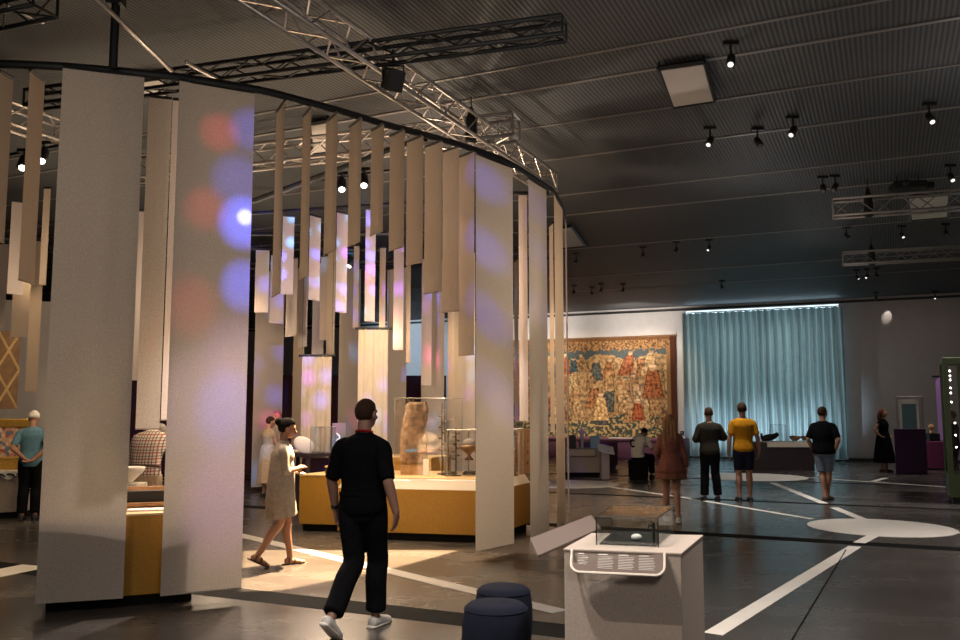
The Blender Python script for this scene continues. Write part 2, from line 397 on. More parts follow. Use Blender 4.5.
def strip(a, b, zt_, zb, label, m='strip', group='hanging fabric strips', bar=True, name='fabric_strip', cat='hanging strip'):
    """one hanging strip between plan points a and b"""
    a = Vector((a[0], a[1], 0)); b = Vector((b[0], b[1], 0)); mid = (a + b) / 2
    t = thing(name, label, cat, (mid.x, mid.y, zb), group)
    bm = B()
    n = 8; d = (b - a); nn = Vector((-d.y, d.x, 0)).normalized()
    # slightly bowed cloth
    rows = []
    for k in range(n + 1):
        f = k / n; p = a + d * f + nn * math.sin(f * PI) * .008
        rows.append((bm.verts.new((p.x, p.y, zb)), bm.verts.new((p.x, p.y, zt_))))
    for k in range(n): bm.faces.new((rows[k][0], rows[k + 1][0], rows[k + 1][1], rows[k][1]))
    part('cloth', bm, m, t, False)
    bm = B(); tube(bm, [(a.x, a.y, zb), (b.x, b.y, zb)], .007, n=6, sub=1, cap=0); part('hem_bar', bm, m, t)
    if bar:
        bm = B(); tube(bm, [(a.x, a.y, zt_), (b.x, b.y, zt_)], .014, n=6, sub=1, cap=0); part('hanger_bar', bm, 'black', t)
    return t
# wide full-length banners facing the room
wide = [((-3.70, 7.40), (-3.06, 7.62), 'broad grey-brown banner hanging to the floor, leftmost of the wide ones', 'banner'),
        ((-2.77, 7.70), (-2.16, 8.03), 'broad banner lit with red and blue spots, left of the walking woman in grey', 'banner'),
        ((-.05, 10.0), (.41, 10.62), 'broad full-length banner with blue light spots before the right end of the mustard case', 'banner'),
        ((.635, 11.1), (.915, 11.68), 'narrower full-length banner with blue spots, right of the one at the mustard case', 'banner'),
        (Z(554, 194, 4.72)[:2], Z(562.5, 209, 4.72)[:2], 'full-length plain tan banner, second from the right end of the circle', 'strip'),
        ((1.325, 13.25), (1.42, 13.95), 'full-length banner seen nearly edge-on at the right end of the circle', 'pale_strip')]
for a, b, l, m in wide: strip(a, b, 4.73, .1, l, m, 'full-length banners', name='banner', cat='banner')
# narrow strips on arms turned in from the ring: (near end px, far end px, bottom y at far edge)
fins = [((285, 99), (276.5, 111), 274.5, 297), ((311.5, 105), (303, 115.5), 300.5, 280), ((338, 110.5), (326, 121), 324, 255), ((362, 116), (349.5, 126), 348, 247),
        ((384, 122), (371.5, 130), 370.6, 236), ((404.8, 127.8), (390, 135.3), 391, 251), ((423.5, 133.9), (407, 141), 406, 265.6), ((442.4, 139.3), (425, 146), 426, 294),
        ((459, 145.4), (442.8, 150.7), 441, 312.7), ((474.3, 150), (459, 156.4), 457, 356)]
ordn = ['first', 'second', 'third', 'fourth', 'fifth', 'sixth', 'seventh', 'eighth', 'ninth', 'tenth']
ends = ['ending before a blue-lit strip', 'ending beside a blue-lit strip', 'ending well above the lit strips', 'ending beside the violet-lit strip', 'the shortest of the row',
        'ending over a pink-lit strip', 'ending level with the pink-lit strip', 'ending at mid height', 'longer than its left neighbour', 'the longest of the row']
for i, (a, b, xb, yb) in enumerate(fins):
    A = Z(*a, 4.70); Bp = Z(*b, 4.70); zb = DY(xb, yb, Bp.y).z
    strip(Bp, A, 4.69, zb, '%s of ten narrow front strips from the red-lit banner, %s' % (ordn[i], ends[i]), 'strip', 'narrow strips along the front of the circle')
# left side strips
left = [((0, 70), (13.7, 78), (4, 243), 'narrow tan strip at the left edge of the photo, top of the leftmost pair'),
        ((30, 69), (45, 80), (38, 284), 'narrow tan strip hanging just left of the leftmost wide banner')]
for a, b, c, l in left:
    A = Z(*a, 4.70); Bp = Z(*b, 4.70); zb = DY(c[0], c[1], Bp.y).z
    strip(A, Bp, 4.69, zb, l, 'strip', 'narrow strips along the front of the circle')
# inner strips: xl, ytop l, xr, ytop r, ybottom, material, label
inner = [
 (256, 249, 269.6, 249.5, 312, 'pale_strip', 'short blue-streaked strip, leftmost lit strip by the second wide banner'),
 (283, 215, 294.6, 216, 294, 'pale_strip', 'plain pinkish strip hanging just right of the first narrow front strip'),
 (287, 259, 298, 257, 336, 'pale_strip', 'short strip with a pink stripe and blue spots above the grey dress woman'),
 (271, 254, 284.6, 256, 323, 'pale_strip', 'short strip with blue spots at its foot, left of the pink-striped one'),
 (299.6, 262, 308.5, 258, 347, 'pale_strip', 'blue-lit strip ending just above the left rod of the bright cloths'),
 (310, 214, 321, 217, 300, 'pale_strip', 'blue-streaked strip between second and third narrow front strips'),
 (313.5, 262, 325, 262, 370, 'pale_strip', 'pale plain strip overlapping the white hanging cloth above the woman in grey'),
 (337, 211, 348, 213.5, 312, 'pale_strip', 'violet-lit strip with pink and blue spots between third and fourth front strips'),
 (366, 208, 376, 209.5, 321, 'pale_strip', 'blue-lit strip hanging right above the cream cloth behind the man in black'),
 (394, 243, 404, 243, 350, 'pale_strip', 'pink-lit strip hanging below the sixth narrow front strip'),
 (354, 245, 360, 245, 328, 'strip', 'thin brown strip hanging behind the fourth narrow front strip'),
 (380, 247, 386, 247, 335, 'strip', 'thin brown strip hanging behind the fifth narrow front strip'),
 (328, 250, 336, 249, 356, 'strip', 'thin brown strip left of the violet-lit one'),
 (321, 256, 328, 255, 340, 'strip', 'thin brown strip behind the blue-streaked one'),
 (422, 258, 432, 258, 385, 'pale_strip', 'tan strip ending above the tall glass case with the brown hide'),
 (407, 252, 411, 251, 363, 'strip', 'thin tan strip hanging beside the blue-grey gap in the circle'),
 (448, 252, 454.5, 252, 420, 'strip', 'tan strip behind the case with the vessel, left of a trio'),
 (455, 256, 461, 255, 422, 'strip', 'tan strip behind the case with the vessel, middle of a trio'),
 (468, 256, 474.5, 255, 419, 'strip', 'tan strip behind the case with the vessel, right of a trio'),
 (514, 262, 518, 258, 421, 'strip', 'thin tan strip in the gap right of the broad blue-spotted banner'),
 (518.5, 193.5, 527, 193.5, 421, 'pale_strip', 'long tan strip between the two blue-spotted banners'),
 (549, 226, 553, 222, 432, 'strip', 'thin strip just right of the narrower blue-spotted banner'),
 (0, 243, 9, 243, 328, 'pale_strip', 'pink-lit strip at the left edge of the photo above the patterned hanging'),
 (12, 200, 28, 202, 294, 'pale_strip', 'pale strip showing behind the narrow strip left of the wide banner'),
 (16.5, 226, 34, 226, 337, 'strip', 'tan strip ending below the pale one near the left edge'),
 (33, 240, 45, 240, 391, 'strip', 'long tan strip hanging before the pale divider wall at left'),
 (44, 187, 51, 187, 285, 'strip', 'tan strip half hidden by the leftmost wide banner'),
 (149, 95, 172, 97.5, 429, 'banner', 'brown strip filling the gap between the two wide left banners'),
 (173, 98, 186, 99, 420, 'pale_strip', 'bluish pale strip peeking left of the red and blue lit banner'),
 (136, 210, 145, 210, 380, 'pale_strip', 'cream strip seen in the slit right of the leftmost wide banner'),
]
for xl, yl, xr, yr, yb, m, l in inner:
    A = Z(xl, yl, 4.70); Bp = Z(xr, yr, 4.70); zb = DY((xl + xr) / 2, yb, (A.y + Bp.y) / 2).z
    strip(A, Bp, 4.69, zb, l, m, 'strips inside the circle')
# full-length panels on the far side of the ring: xl, yl depth, xr depth
far = [(253, 18.3, 282, 18.75, 484, 'pale_strip', 'broad pale far banner left of the walking woman in grey'),
       (292, 18.2, 303, 17.6, 480, 'strip', 'tan far banner left of the white hanging cloth'),
       (338, 17.4, 359, 18.2, 480, 'banner', 'far banner filling the gap left of the cream cloth'),
       (386, 18.3, 406, 17.9, 480, 'banner', 'far banner behind the right edge of the cream cloth'),
       (421, 17.6, 444, 17.2, 480, 'banner', 'far banner right of the blue-grey wall gap'),
       (449, 16.8, 475, 16.2, 480, 'lit_cloth', 'bright far banner behind the vessel case')]
for xl, d1_, xr, d2_, yb, m, l in far:
    A = DY(xl, 410, d1_); Bp = DY(xr, 410, d2_)
    strip(A, Bp, 4.69, .1, l, m, 'full-length banners', name='banner', cat='banner')
# lit cloths on rods
def hung_cloth(xl, xr, yt, yb, y, label, rod=3):
    A = DY(xl, yt, y); Bp = DY(xr, yt, y); zb = DY(xl, yb, y).z
    t = thing('hanging_cloth', label, 'cloth', ((A.x + Bp.x) / 2, y, zb), 'bright cloths on rods')
    bm = B(); n = 24; vs = []
    for k in range(n + 1):
        f = k / n; col = []
        for j in range(9):
            g = j / 8; w = .02 * math.sin(f * 17 + g * 2) * (0.3 + g) + .012 * math.sin(f * 41 + 1)
            col.append(bm.verts.new((A.x + (Bp.x - A.x) * f, y + w, A.z + (zb - A.z) * g)))
        vs.append(col)
    for k in range(n):
        for j in range(8): bm.faces.new((vs[k][j], vs[k + 1][j], vs[k + 1][j + 1], vs[k][j + 1]))
    o = part('cloth', bm, 'lit_cloth', t, True)
    e = DY(xl - rod, yt, y); g = DY(xr + rod, yt, y)
    bm = B(); tube(bm, [(e.x, y, A.z), (g.x, y, A.z)], .02, n=8, sub=1); part('rod', bm, 'black', t)
    bm = B()
    for q in (A, Bp): tube(bm, [(q.x, y, A.z), (q.x, y, CEIL)], .004, n=5, sub=1, cap=0)
    part('wire', bm, 'black', t)
hung_cloth(302, 332, 355.5, 458, 15.2, 'white lit cloth hanging behind the walking woman in grey')
hung_cloth(358.5, 388.5, 328.5, 470, 14.6, 'cream lit cloth hanging on a rod above the man in black')
# patterned hanging at far left
def lattice():
    A = DY(-25, 330, 15.6); Bp = DY(21, 330, 15.9); zb = DY(0, 409, 15.7).z
    t = thing('patterned_hanging', 'brown woven hanging with a pale crossing lattice at the left edge', 'wall hanging', ((A.x + Bp.x) / 2, 15.75, zb))
    bm = B(); slab(bm, A, Bp, zb, A.z, .02); part('panel', bm, 'brown_wood', t)
    bm = B(); w = Bp - A; h = A.z - zb
    n = Vector((w.y, -w.x, 0)).normalized() * .016
    for k in range(-1, 3):
        for s in (1, -1):
            p0 = A + w * (k * .5) + n; p1 = A + w * (k * .5 + .5 * s) + n
            for jj in range(2):
                a0 = (p0 if jj == 0 else p1); a1 = (p1 if jj == 0 else p0)
                z0 = zb + h * (.5 * jj); z1 = zb + h * (.5 * jj + .5)
                f0 = (a0 - A).dot(w) / w.dot(w); f1 = (a1 - A).dot(w) / w.dot(w)
                if min(f0, f1) < -.01 or max(f0, f1) > 1.01: continue
                tube(bm, [(a0.x, a0.y, z0), (a1.x, a1.y, z1)], (.03, .006), n=6, sub=1, cap=0)
    part('lattice', bm, 'mustard_top', t)
lattice()

# ------------------------------------------------------------------ trusses
def truss(name, label, a, b, w, m, group='lighting trusses', seg=.3, r=.022, hoists=()):
    a = Vector(a); b = Vector(b); d = (b - a).normalized(); s = d.cross(Vector((0, 0, 1))).normalized() * w / 2; u = Vector((0, 0, w / 2))
    t = thing(name, label, 'truss', (a + b) / 2, group)
    for k, (i, j) in enumerate(((-1, -1), (1, -1), (1, 1), (-1, 1))):
        bm = B(); tube(bm, [a + s * i + u * j, b + s * i + u * j], r, n=8, sub=1, cap=0); part('chord', bm, m, t, True)
    L = (b - a).length; n = max(2, int(L / seg)); bm = B()
    cs = [(-1, -1), (1, -1), (1, 1), (-1, 1)]
    for q in range(4):
        c0, c1 = cs[q], cs[(q + 1) % 4]
        for k in range(n):
            f0 = a + d * (L * k / n); f1 = a + d * (L * (k + 1) / n)
            if k % 2: c0_, c1_ = c1, c0
            else: c0_, c1_ = c0, c1
            tube(bm, [f0 + s * c0_[0] + u * c0_[1], f1 + s * c1_[0] + u * c1_[1]], r * .45, n=5, sub=1, cap=0)
        for e in (a, b): tube(bm, [e + s * c0[0] + u * c0[1], e + s * c1[0] + u * c1[1]], r * .6, n=5, sub=1, cap=0)
    part('lacing', bm, m, t)
    for f in hoists:
        p = a + (b - a) * f
        bm = B(); tube(bm, [(p.x, p.y, p.z - w * .55), (p.x, p.y, p.z + w * .5), (p.x, p.y, p.z + w * 1.1)], [.075, .07, .02], n=10, sub=1); part('hoist', bm, 'black', t)
        bm = B(); tube(bm, [(p.x, p.y, p.z + w), (p.x, p.y, CEIL - .004)], .007, n=5, sub=1, cap=0); part('cable', bm, 'black', t)
    return t
truss('light_truss', 'grey lattice truss running down from the top edge to the right end of the circle', Z(250, -20, 5.08), Z(549, 183, 5.08), .26, 'steel', hoists=(.60,))
truss('black_truss', 'long black lattice truss crossing above the circle of banners', Z(30, 100, 5.1), Z(564, 28, 5.1), .17, 'black')
truss('light_truss', 'grey lattice truss behind the front strips, under the second light panel', Z(90, 176, 5.1), Z(516, 127, 5.1), .27, 'steel')
truss('light_truss', 'grey lattice truss at the right edge carrying a dark fixture', Z(833, 209, 5.05), Z(1010, 196, 5.05), .28, 'grey_metal', hoists=(.21,))
truss('light_truss', 'grey lattice truss at the right edge, lower of the two', Z(843, 259, 5.05), Z(1010, 250, 5.05), .26, 'grey_metal', hoists=(.18,))
truss('light_truss', 'grey lattice truss seen between strips near the left edge', Z(-60, 92, 5.1), Z(62, 134, 5.1), .25, 'steel')
truss('black_truss', 'short dark truss corner at the top left of the photo', Z(-60, 20, 5.2), Z(46, -3, 5.2), .25, 'black')
# bare pipes below the ceiling
for (a, b, z, l) in (((92, -6), (178, 77), 5.05, 'slim grey pipe running down to the gap between the wide left banners'), ((186, 62), (222, 82), 5.0, 'short slim grey pipe above the red and blue lit banner'),
                     ((8, 6), (43, 22), 5.1, 'short slim grey pipe in the top left corner')):
    bm = B(); p, q = Z(*a, z), Z(*b, z); tube(bm, [p, q], .02, n=8, sub=1); o = obj('pipe', bm, 'steel', None, True); tag(o, l, 'pipe', 'slim pipes')
t = thing('drop_post', 'black vertical post dropping to the ring behind the leftmost wide banner', 'post', Z(113, 66, 4.75))
p = Z(113, 68, 4.75); bm = B(); tube(bm, [p, (p.x, p.y, CEIL)], .04, n=8, sub=1, cap=0); part('shaft', bm, 'black', t)
bm = B(); box(bm, (p.x, p.y, CEIL - .12), (.14, .14, .1)); part('clamp', bm, 'black', t, bevel=.01)

# ceiling panels
def cpanel(px4, label, z=CEIL - .09):
    q = [Z(x, y, z) for x, y in px4]; c = sum(q, Vector()) / 4
    t = thing('ceiling_panel', label, 'ceiling panel', (c.x, c.y, z), 'pale ceiling panels')
    bm = B(); prism(bm, [p[:2] for p in q], z, z + .03); part('board', bm, 'panel_grey', t)
    bm = B(); k = [c + (p - c) * 1.07 for p in q]
    for i in range(4):
        tube(bm, [k[i] + Vector((0, 0, .02)), k[(i + 1) % 4] + Vector((0, 0, .02))], .03, n=4, sub=1, cap=0)
        tube(bm, [k[i] + Vector((0, 0, .02)), (k[i].x, k[i].y, CEIL)], .012, n=4, sub=1, cap=0)
    part('frame', bm, 'black', t)
cpanel([(661, 71), (703, 65), (713, 101), (674, 107)], 'large pale square panel in the middle of the ceiling')
cpanel([(909, 199), (948, 196), (947, 217), (912, 220)], 'pale square ceiling panel behind the right truss')
cpanel([(563, 229), (571, 228), (584, 246), (562, 248)], 'pale ceiling panel just right of the circle of banners')
cpanel([(311, 126), (327, 123.5), (331, 151), (314, 153)], 'pale ceiling panel seen between the first front strips')
cpanel([(143, 80), (163, 79), (166, 96), (142, 97)], 'pale ceiling panel in the gap between the wide left banners')

# small ceiling spotlights
def spotlight(px, py, label, z=5.30, s=1.0, on='lamp_small', group='ceiling spotlights', yaw=None, drop=CEIL):
    p = Z(px, py, z); yaw = random.uniform(-1, 1) if yaw is None else yaw
    t = thing('spotlight', label, 'spotlight', p, group)
    d = Vector((math.sin(yaw) * .6, -.5 * math.cos(yaw), -.75)).normalized()
    bm = B(); tube(bm, [p - d * .11 * s, p - d * .07 * s, p + d * .1 * s], [.035 * s, .06 * s, .068 * s], n=12, sub=1, cap=.15); hs = part('housing', bm, 'black', t, True)
    bm = B(); tube(bm, [p + d * .1 * s, p + d * .122 * s], [.045 * s, .04 * s], n=12, sub=1, cap=.1); part('lens', bm, on, hs, True)
    bm = B(); tube(bm, [p - d * .04 * s, (p.x, p.y, drop)], .014, n=6, sub=1, cap=0); box(bm, (p.x, p.y, drop - .02), (.16, .05, .04)); part('stem', bm, 'black', t)
SP = [(731, 60, 'right of the large pale panel'), (710, 141, 'leftmost of three below the large pale panel'), (758, 142, 'middle one of three below the large pale panel'), (793, 131, 'rightmost of three below the large pale panel'),
      (930, 118, 'high at the right edge above the trusses'), (823, 188, 'left one of a pair beside the end of the right truss'), (835, 187, 'right one of a pair beside the end of the right truss'), (951, 177, 'bright, at the right edge above the dark fixture'),
      (576, 261, 'just right of the circle below a pale panel'), (643, 255, 'far, left one of three above the blue-green curtain side'), (676, 250, 'far, middle one of three in a loose row'), (709, 248, 'far, bright one right of a loose row of three'),
      (574, 292, 'lowest, just right of the circle above the white wall'), (592, 293, 'left one of a close pair above the tapestry'), (601, 290, 'right one of a close pair above the tapestry'), (623, 290, 'single above the middle of the tapestry'),
      (722, 287, 'single right above the curtain'), (847, 236, 'dark, between the two right trusses at their left end'), (902, 235, 'bright, between the two right trusses'), (946, 233, 'between the two right trusses at the right edge'),
      (857, 277, 'left one of three under the lower right truss'), (867, 276, 'middle one of three under the lower right truss'), (877, 275, 'right one of three under the lower right truss'), (935, 297, 'low on the grey wall at the right edge'), (876, 298, 'low above the light patch on the grey wall'),
      (823, 115, 'dim, far left of the one high at the right edge')]
for k_, (x, y, l) in enumerate(SP[:-1]): spotlight(x, y, 'small black ceiling spotlight ' + l, s=.62 if y > 200 else .72, on='lamp_small' if k_ in (0, 1, 3, 4, 7, 11, 18, 20, 21, 23) else 'lens_off')
for x, y, z, l in ((341.5, 184, 4.6, 'lit round lamp between third and fourth front strips'), (363.5, 180, 4.6, 'lit round lamp between fourth and fifth front strips'),
                   (24, 162, 4.6, 'lit round lamp left of the leftmost wide banner'), (43, 155, 4.6, 'lit round lamp right of the narrow strip at left')):
    spotlight(x, y, l, z=z, s=.95, on='lamp', group='lit lamps inside the circle', yaw=0.2, drop=4.76)
for a_, b_ in (((300, 186, 4.76), (400, 172, 4.76)), ((-5, 160, 4.76), (62, 148, 4.76))): track(Z(a_[0], a_[1] - 3, 4.76), Z(b_[0], b_[1] - 3, 4.76), .02)
spotlight(352, 262, 'small lit lamp deep inside the circle over the cream cloth', z=4.55, on='lamp', drop=4.74, group='lit lamps inside the circle')
# lantern and plate on the grey truss
p = Z(393, 80, 4.86); t = thing('stage_light', 'black boxy stage light hanging from the grey truss', 'stage light', p)
bm = B(); box(bm, p, (.16, .2, .2), rz=.5, rx=.5); part('housing', bm, 'black', t, bevel=.01)
bm = B(); tube(bm, [p + Vector((-.1, 0, 0)), p + Vector((-.1, 0, .14)), p + Vector((.1, 0, .14)), p + Vector((.1, 0, 0))], .01, n=6, sub=1); tube(bm, [p + Vector((0, 0, .14)), p + Vector((0, 0, .3))], .015, n=6, sub=1); part('yoke', bm, 'black', t)
# projector cluster on right truss
p = Z(908, 190, 5.26); t = thing('projector', 'dark bulky fixture sitting on the right truss', 'projector', p)
bm = B(); box(bm, p + Vector((0, 0, .06)), (.5, .35, .12), rz=-.2); box(bm, p + Vector((.3, -.05, .05)), (.16, .2, .1), rz=-.2); part('housing', bm, 'black', t, bevel=.02)
bm = B(); tube(bm, [p + Vector((-.15, -.2, .06)), p + Vector((-.16, -.28, .05))], .05, n=12, sub=1); part('lens', bm, 'black', t)
bm = B()
for dx in (-.18, .18): tube(bm, [p + Vector((dx, 0, .1)), (p.x + dx, p.y, CEIL)], .01, n=5, sub=1, cap=0)
part('bracket', bm, 'black', t)

# ------------------------------------------------------------------ foreground pedestal
PT = .95
pf = [Z(564, 548.5, PT), Z(681, 553, PT), Z(702.5, 535, PT), Z(592, 533, PT)]
pc = sum(pf, Vector()) / 4
ped = thing('display_pedestal', 'grey-beige pedestal in the foreground with a label rail and a glass box on top', 'pedestal', (pc.x, pc.y, 0))
bm = B(); prism(bm, [p[:2] for p in pf], .0, PT - .012); part('body', bm, 'pedestal', ped, bevel=.004)
bm = B(); k = [pc + (p - pc) * 1.012 for p in pf]; prism(bm, [p[:2] for p in k], PT - .012, PT); part('top', bm, 'pedestal', ped, bevel=.003)
# label rails: a thin tilted tray along an edge
def rail(a, b, out, parent, texts, w=.128, m='pedestal', lab=None):
    a = Vector(a); b = Vector(b); d = (b - a).normalized(); o = Vector(out).normalized(); L = (b - a).length
    ax = (o * .62 - Vector((0, 0, .78))).normalized(); n = d.cross(ax).normalized()
    if n.z < 0: n = -n
    def P(u, v, h=0): return a + d * u + ax * v + n * h
    R = .05; out2 = [P(0, 0), P(L, 0)]
    cs = [(L, 0)] + [(L - R + R * math.cos(t), w - R + R * math.sin(t)) for t in [i * PI / 12 for i in range(7)]] + [(R - R * math.sin(t), w - R + R * math.cos(t)) for t in [i * PI / 12 for i in range(7)]] + [(0, 0)]
    bm = B(); lo = [P(u, v, -.006) for u, v in cs[:-1] if True][0:]; hi = [P(u, v, .006) for u, v in cs[:-1]]
    hull8(bm, lo, hi); r = part('label_rail', bm, 'label_brown' if texts else m, parent)
    bm = B(); tube(bm, [P(u, v, .004) for u, v in cs], .0075, n=6, sub=1); part('rim', bm, 'cream' if texts else m, r)
    if texts:
        for q in range(4):
            bm = B(); u0 = .035 + q * (L - .06) / 4; cw = (L - .06) / 4 * .80
            for ln in range(9 if q else 7):
                ww = cw * (.6 if ln == 0 else random.uniform(.86, 1.0)); hh = .0045 if ln == 0 else .0022
                if q == 0: ww *= random.uniform(.5, .8)
                v0 = .018 + ln * .0094 + (.005 if ln else 0)
                hull8(bm, [P(u0, v0, .0062), P(u0 + ww, v0, .0062), P(u0 + ww, v0 + hh, .0062), P(u0, v0 + hh, .0062)],
                      [P(u0, v0, .0075), P(u0 + ww, v0, .0075), P(u0 + ww, v0 + hh, .0075), P(u0, v0 + hh, .0075)])
            part('text_block', bm, 'text_white', r)
    return r
fd = (pf[1] - pf[0]).normalized(); fo = Vector((fd.y, -fd.x, 0)); L = (pf[1] - pf[0]).length
rail(pf[0] + fd * .045 + fo * .006 - Vector((0, 0, .008)), pf[0] + fd * (L - .085) + fo * .006 - Vector((0, 0, .008)), fo, ped, True)
sd = (pf[3] - pf[0]).normalized(); so = Vector((-sd.y, sd.x, 0))
# side rail: broad plain shelf on the left side
lo = [Z(591, 517, .945), Z(601, 530, .90), Z(538, 558.5, .90)]; lo.append(lo[0] + (lo[2] - lo[1]))
bm = B(); hull8(bm, lo, [p + Vector((0, 0, .016)) for p in lo]); part('label_rail', bm, 'label_brown', ped, bevel=.003)
# glass box on the pedestal
def glass_box(pts, z0, z1, label, m='glass', frame=None, edge='grey_metal', cat='glass case', group=None, t_=.006):
    c = sum((Vector((p[0], p[1], 0)) for p in pts), Vector()) / 4
    t = thing('glass_case', label, cat, (c.x, c.y, z0), group)
    bm = B()
    for i in range(4): slab(bm, pts[i], pts[(i + 1) % 4], z0, z1, t_)
    part('glass_sides', bm, m, t)
    bm = B(); prism(bm, [Vector((p[0], p[1])) for p in pts], z1, z1 + t_); part('glass_top', bm, m, t)
    bm = B()
    for i in range(4):
        p = Vector((*pts[i][:2], 0)); q = Vector((*pts[(i + 1) % 4][:2], 0))
        tube(bm, [(p.x, p.y, z0), (p.x, p.y, z1)], frame or .004, n=4, sub=1, cap=0); tube(bm, [(p.x, p.y, z1), (q.x, q.y, z1)], (frame or .004), n=4, sub=1, cap=0)
    part('edges', bm, edge, t); return t
gp = [Z(596.5, 545, PT), Z(658.5, 547.5, PT), Z(674, 533, PT), Z(612, 531.5, PT)]
gt = glass_box([p[:2] for p in gp], PT, PT + .158, 'low glass box on the foreground pedestal holding a white egg-shaped object', 'glass_dark', frame=.0035, edge='black', cat='glass case')
gc = sum(gp, Vector()) / 4
bm = B(); prism(bm, [(gc + (p - gc) * .93)[:2] for p in gp], PT, PT + .008); t = thing('base_plate', 'dark square plate inside the low glass box', 'plate', (gc.x, gc.y, PT)); part('plate', bm, 'black', t, bevel=.002)
ep = Z(636.5, 540.5, PT + .008); bm = B(); ball(bm, ep + Vector((0, 0, .019)), (.031, .026, .019), 24, 16); o = obj('egg', bm, 'white', None, True); tag(o, 'small white egg-shaped object on the dark plate', 'egg')
ep2 = Z(655, 546.2, PT + .008) + Vector((0, .03, 0)); t = thing('object_mount', 'thin black bracket standing in the low glass box', 'bracket', ep2)
bm = B(); box(bm, ep2 + Vector((0, 0, .062)), (.014, .01, .124)); part('post', bm, 'black', t)
bm = B(); tube(bm, [ep2 + Vector((0, 0, .105)), ep2 + Vector((-.025, 0, .107)), ep2 + Vector((-.03, 0, .09))], .005, n=8); part('hook', bm, 'black', t, True)

# stools
def stool(px, py, zt_, r, label):
    c = Z(px, py, zt_); t = thing('stool', label, 'stool', (c.x, c.y, 0), 'dark padded stools')
    bm = B(); lathe(bm, [(r * .86, .03), (r * .95, .10), (r, .22), (r * .99, .33), (r * .93, zt_ - .045), (r * .88, zt_ - .02), (r * .78, zt_ - .004), (r * .4, zt_), (0, zt_)], 48, (c.x, c.y, 0)); part('seat', bm, 'navy', t, True)
    bm = B(); lathe(bm, [(r * .8, 0), (r * .8, .03)], 40, (c.x, c.y, 0)); part('base', bm, 'black', t)
    bm = B(); tube(bm, [(c.x + r * .915 * math.cos(a_ * PI / 20), c.y + r * .915 * math.sin(a_ * PI / 20), zt_ - .035) for a_ in range(40)], .005, n=6, sub=1, closed=True); part('seam', bm, 'navy', t, True)
stool(496, 602.5, .46, .222, 'dark navy round stool, front one of the pair left of the pedestal')
stool(503.5, 586, .46, .205, 'dark navy round stool, partly hidden behind the front one')

# ------------------------------------------------------------------ mustard display tables in the circle
def display_table(pts, h, label, m='mustard', top='mustard_top', band=None, plinth=.1, inset=.06, cat='display table', group='mustard display tables'):
    pts = [Vector((p[0], p[1])) for p in pts]; c = sum(pts, Vector((0, 0))) / len(pts)
    t = thing('display_table', label, cat, (c.x, c.y, 0), group)
    z1 = band if band else h - .02
    bm = B(); prism(bm, pts, plinth, z1); part('body', bm, m, t, bevel=.004)
    bm = B(); prism(bm, [p + (c - p).normalized() * inset for p in pts], 0, plinth); part('plinth', bm, 'black_matte', t)
    if band:
        q = [p + (c - p).normalized() * .09 for p in pts]
        bm = B(); hull8(bm, [(p.x, p.y, z1) for p in pts], [(p.x, p.y, h) for p in q]); part('label_band', bm, 'cream', t)
        bm = B(); prism(bm, q, h, h + .01); part('top', bm, top, t)
    else:
        bm = B(); prism(bm, [p + (p - c).normalized() * .01 for p in pts], z1, h); part('top', bm, top, t, bevel=.003)
    return t
Ac = Vector((.15, 11.28)); Al = Z(337, 538.5); Al = Vector((Al.x, Al.y)); Ab = Vector((.72, 12.60)); Ae = Al + (Ab - Ac)
display_table([Ac, Ab, Ae, Al], .80, 'large mustard display table with a cream label band before the man in black', band=.665)
Bl = Vector(Z(298.5, 531)[:2]); Br = Bl + (Ac - Al).normalized() * .85; dirs = (Ab - Ac).normalized()
display_table([Bl, Br, Br + dirs * .9, Bl + dirs * .9], .79, 'lower mustard table at the left behind the walking woman in grey')
Cl = Bl + dirs * .95 + (Ac - Al).normalized() * .2
display_table([Cl, Cl + (Ac - Al).normalized() * 1.3, Cl + (Ac - Al).normalized() * 1.3 + dirs * .7, Cl + dirs * .7], 1.0, 'taller mustard block behind the lower mustard table')
t = thing('book_box', 'flat dark box with a wooden lid on the lower mustard table', 'box', (Bl.x + .55, Bl.y + .25, .79))
bm = B(); q = Bl + (Ac - Al).normalized() * .5 + dirs * .35; box(bm, (q.x, q.y, .835), (.5, .32, .09), rz=-.32); part('body', bm, 'dark_table', t)
bm = B(); box(bm, (q.x, q.y, .89), (.52, .34, .02), rz=-.32); part('lid', bm, 'clay', t)
# dark desk further back
a = DY(272, 455, 15.2); b = DY(300, 455, 14.6)
t = thing('desk', 'dark desk with pale pages behind the walking woman in grey', 'desk', (a.x, a.y, 0))
d2 = Vector((b.x - a.x, b.y - a.y)).normalized(); n2 = Vector((-d2.y, d2.x)); a2 = Vector(a[:2]); b2 = Vector(b[:2]) + d2 * .22
bm = B(); prism(bm, [a2, b2, b2 + n2 * .6, a2 + n2 * .6], .92, .98); part('top', bm, 'dark_table', t)
for p in (a2 + d2 * .05 + n2 * .05, b2 - d2 * .05 + n2 * .05, b2 - d2 * .05 + n2 * .5, a2 + d2 * .05 + n2 * .5):
    bm = B(); box(bm, (p.x, p.y, .46), (.06, .06, .92)); part('leg', bm, 'dark_table', t)
bm = B(); q = a2 + d2 * .35 + n2 * .25; box(bm, (q.x, q.y, .995), (.5, .35, .02), rz=math.atan2(d2.y, d2.x)); o = obj('open_book', bm, 'cream', None); tag(o, 'pale open pages lying on the dark desk', 'book')
q = DY(304, 445, 14.75); t = thing('white_dish', 'white oval dish on a stand left of the cream cloth, beside the woman in grey', 'dish', (q.x, q.y, 1.0))
bm = B(); bmesh.ops.create_uvsphere(bm, u_segments=28, v_segments=16, radius=1, matrix=Matrix.Translation(q) @ Matrix.Rotation(.5, 4, 'Y') @ Matrix.Diagonal((.19, .03, .13, 1))); part('dish', bm, 'white', t, True)
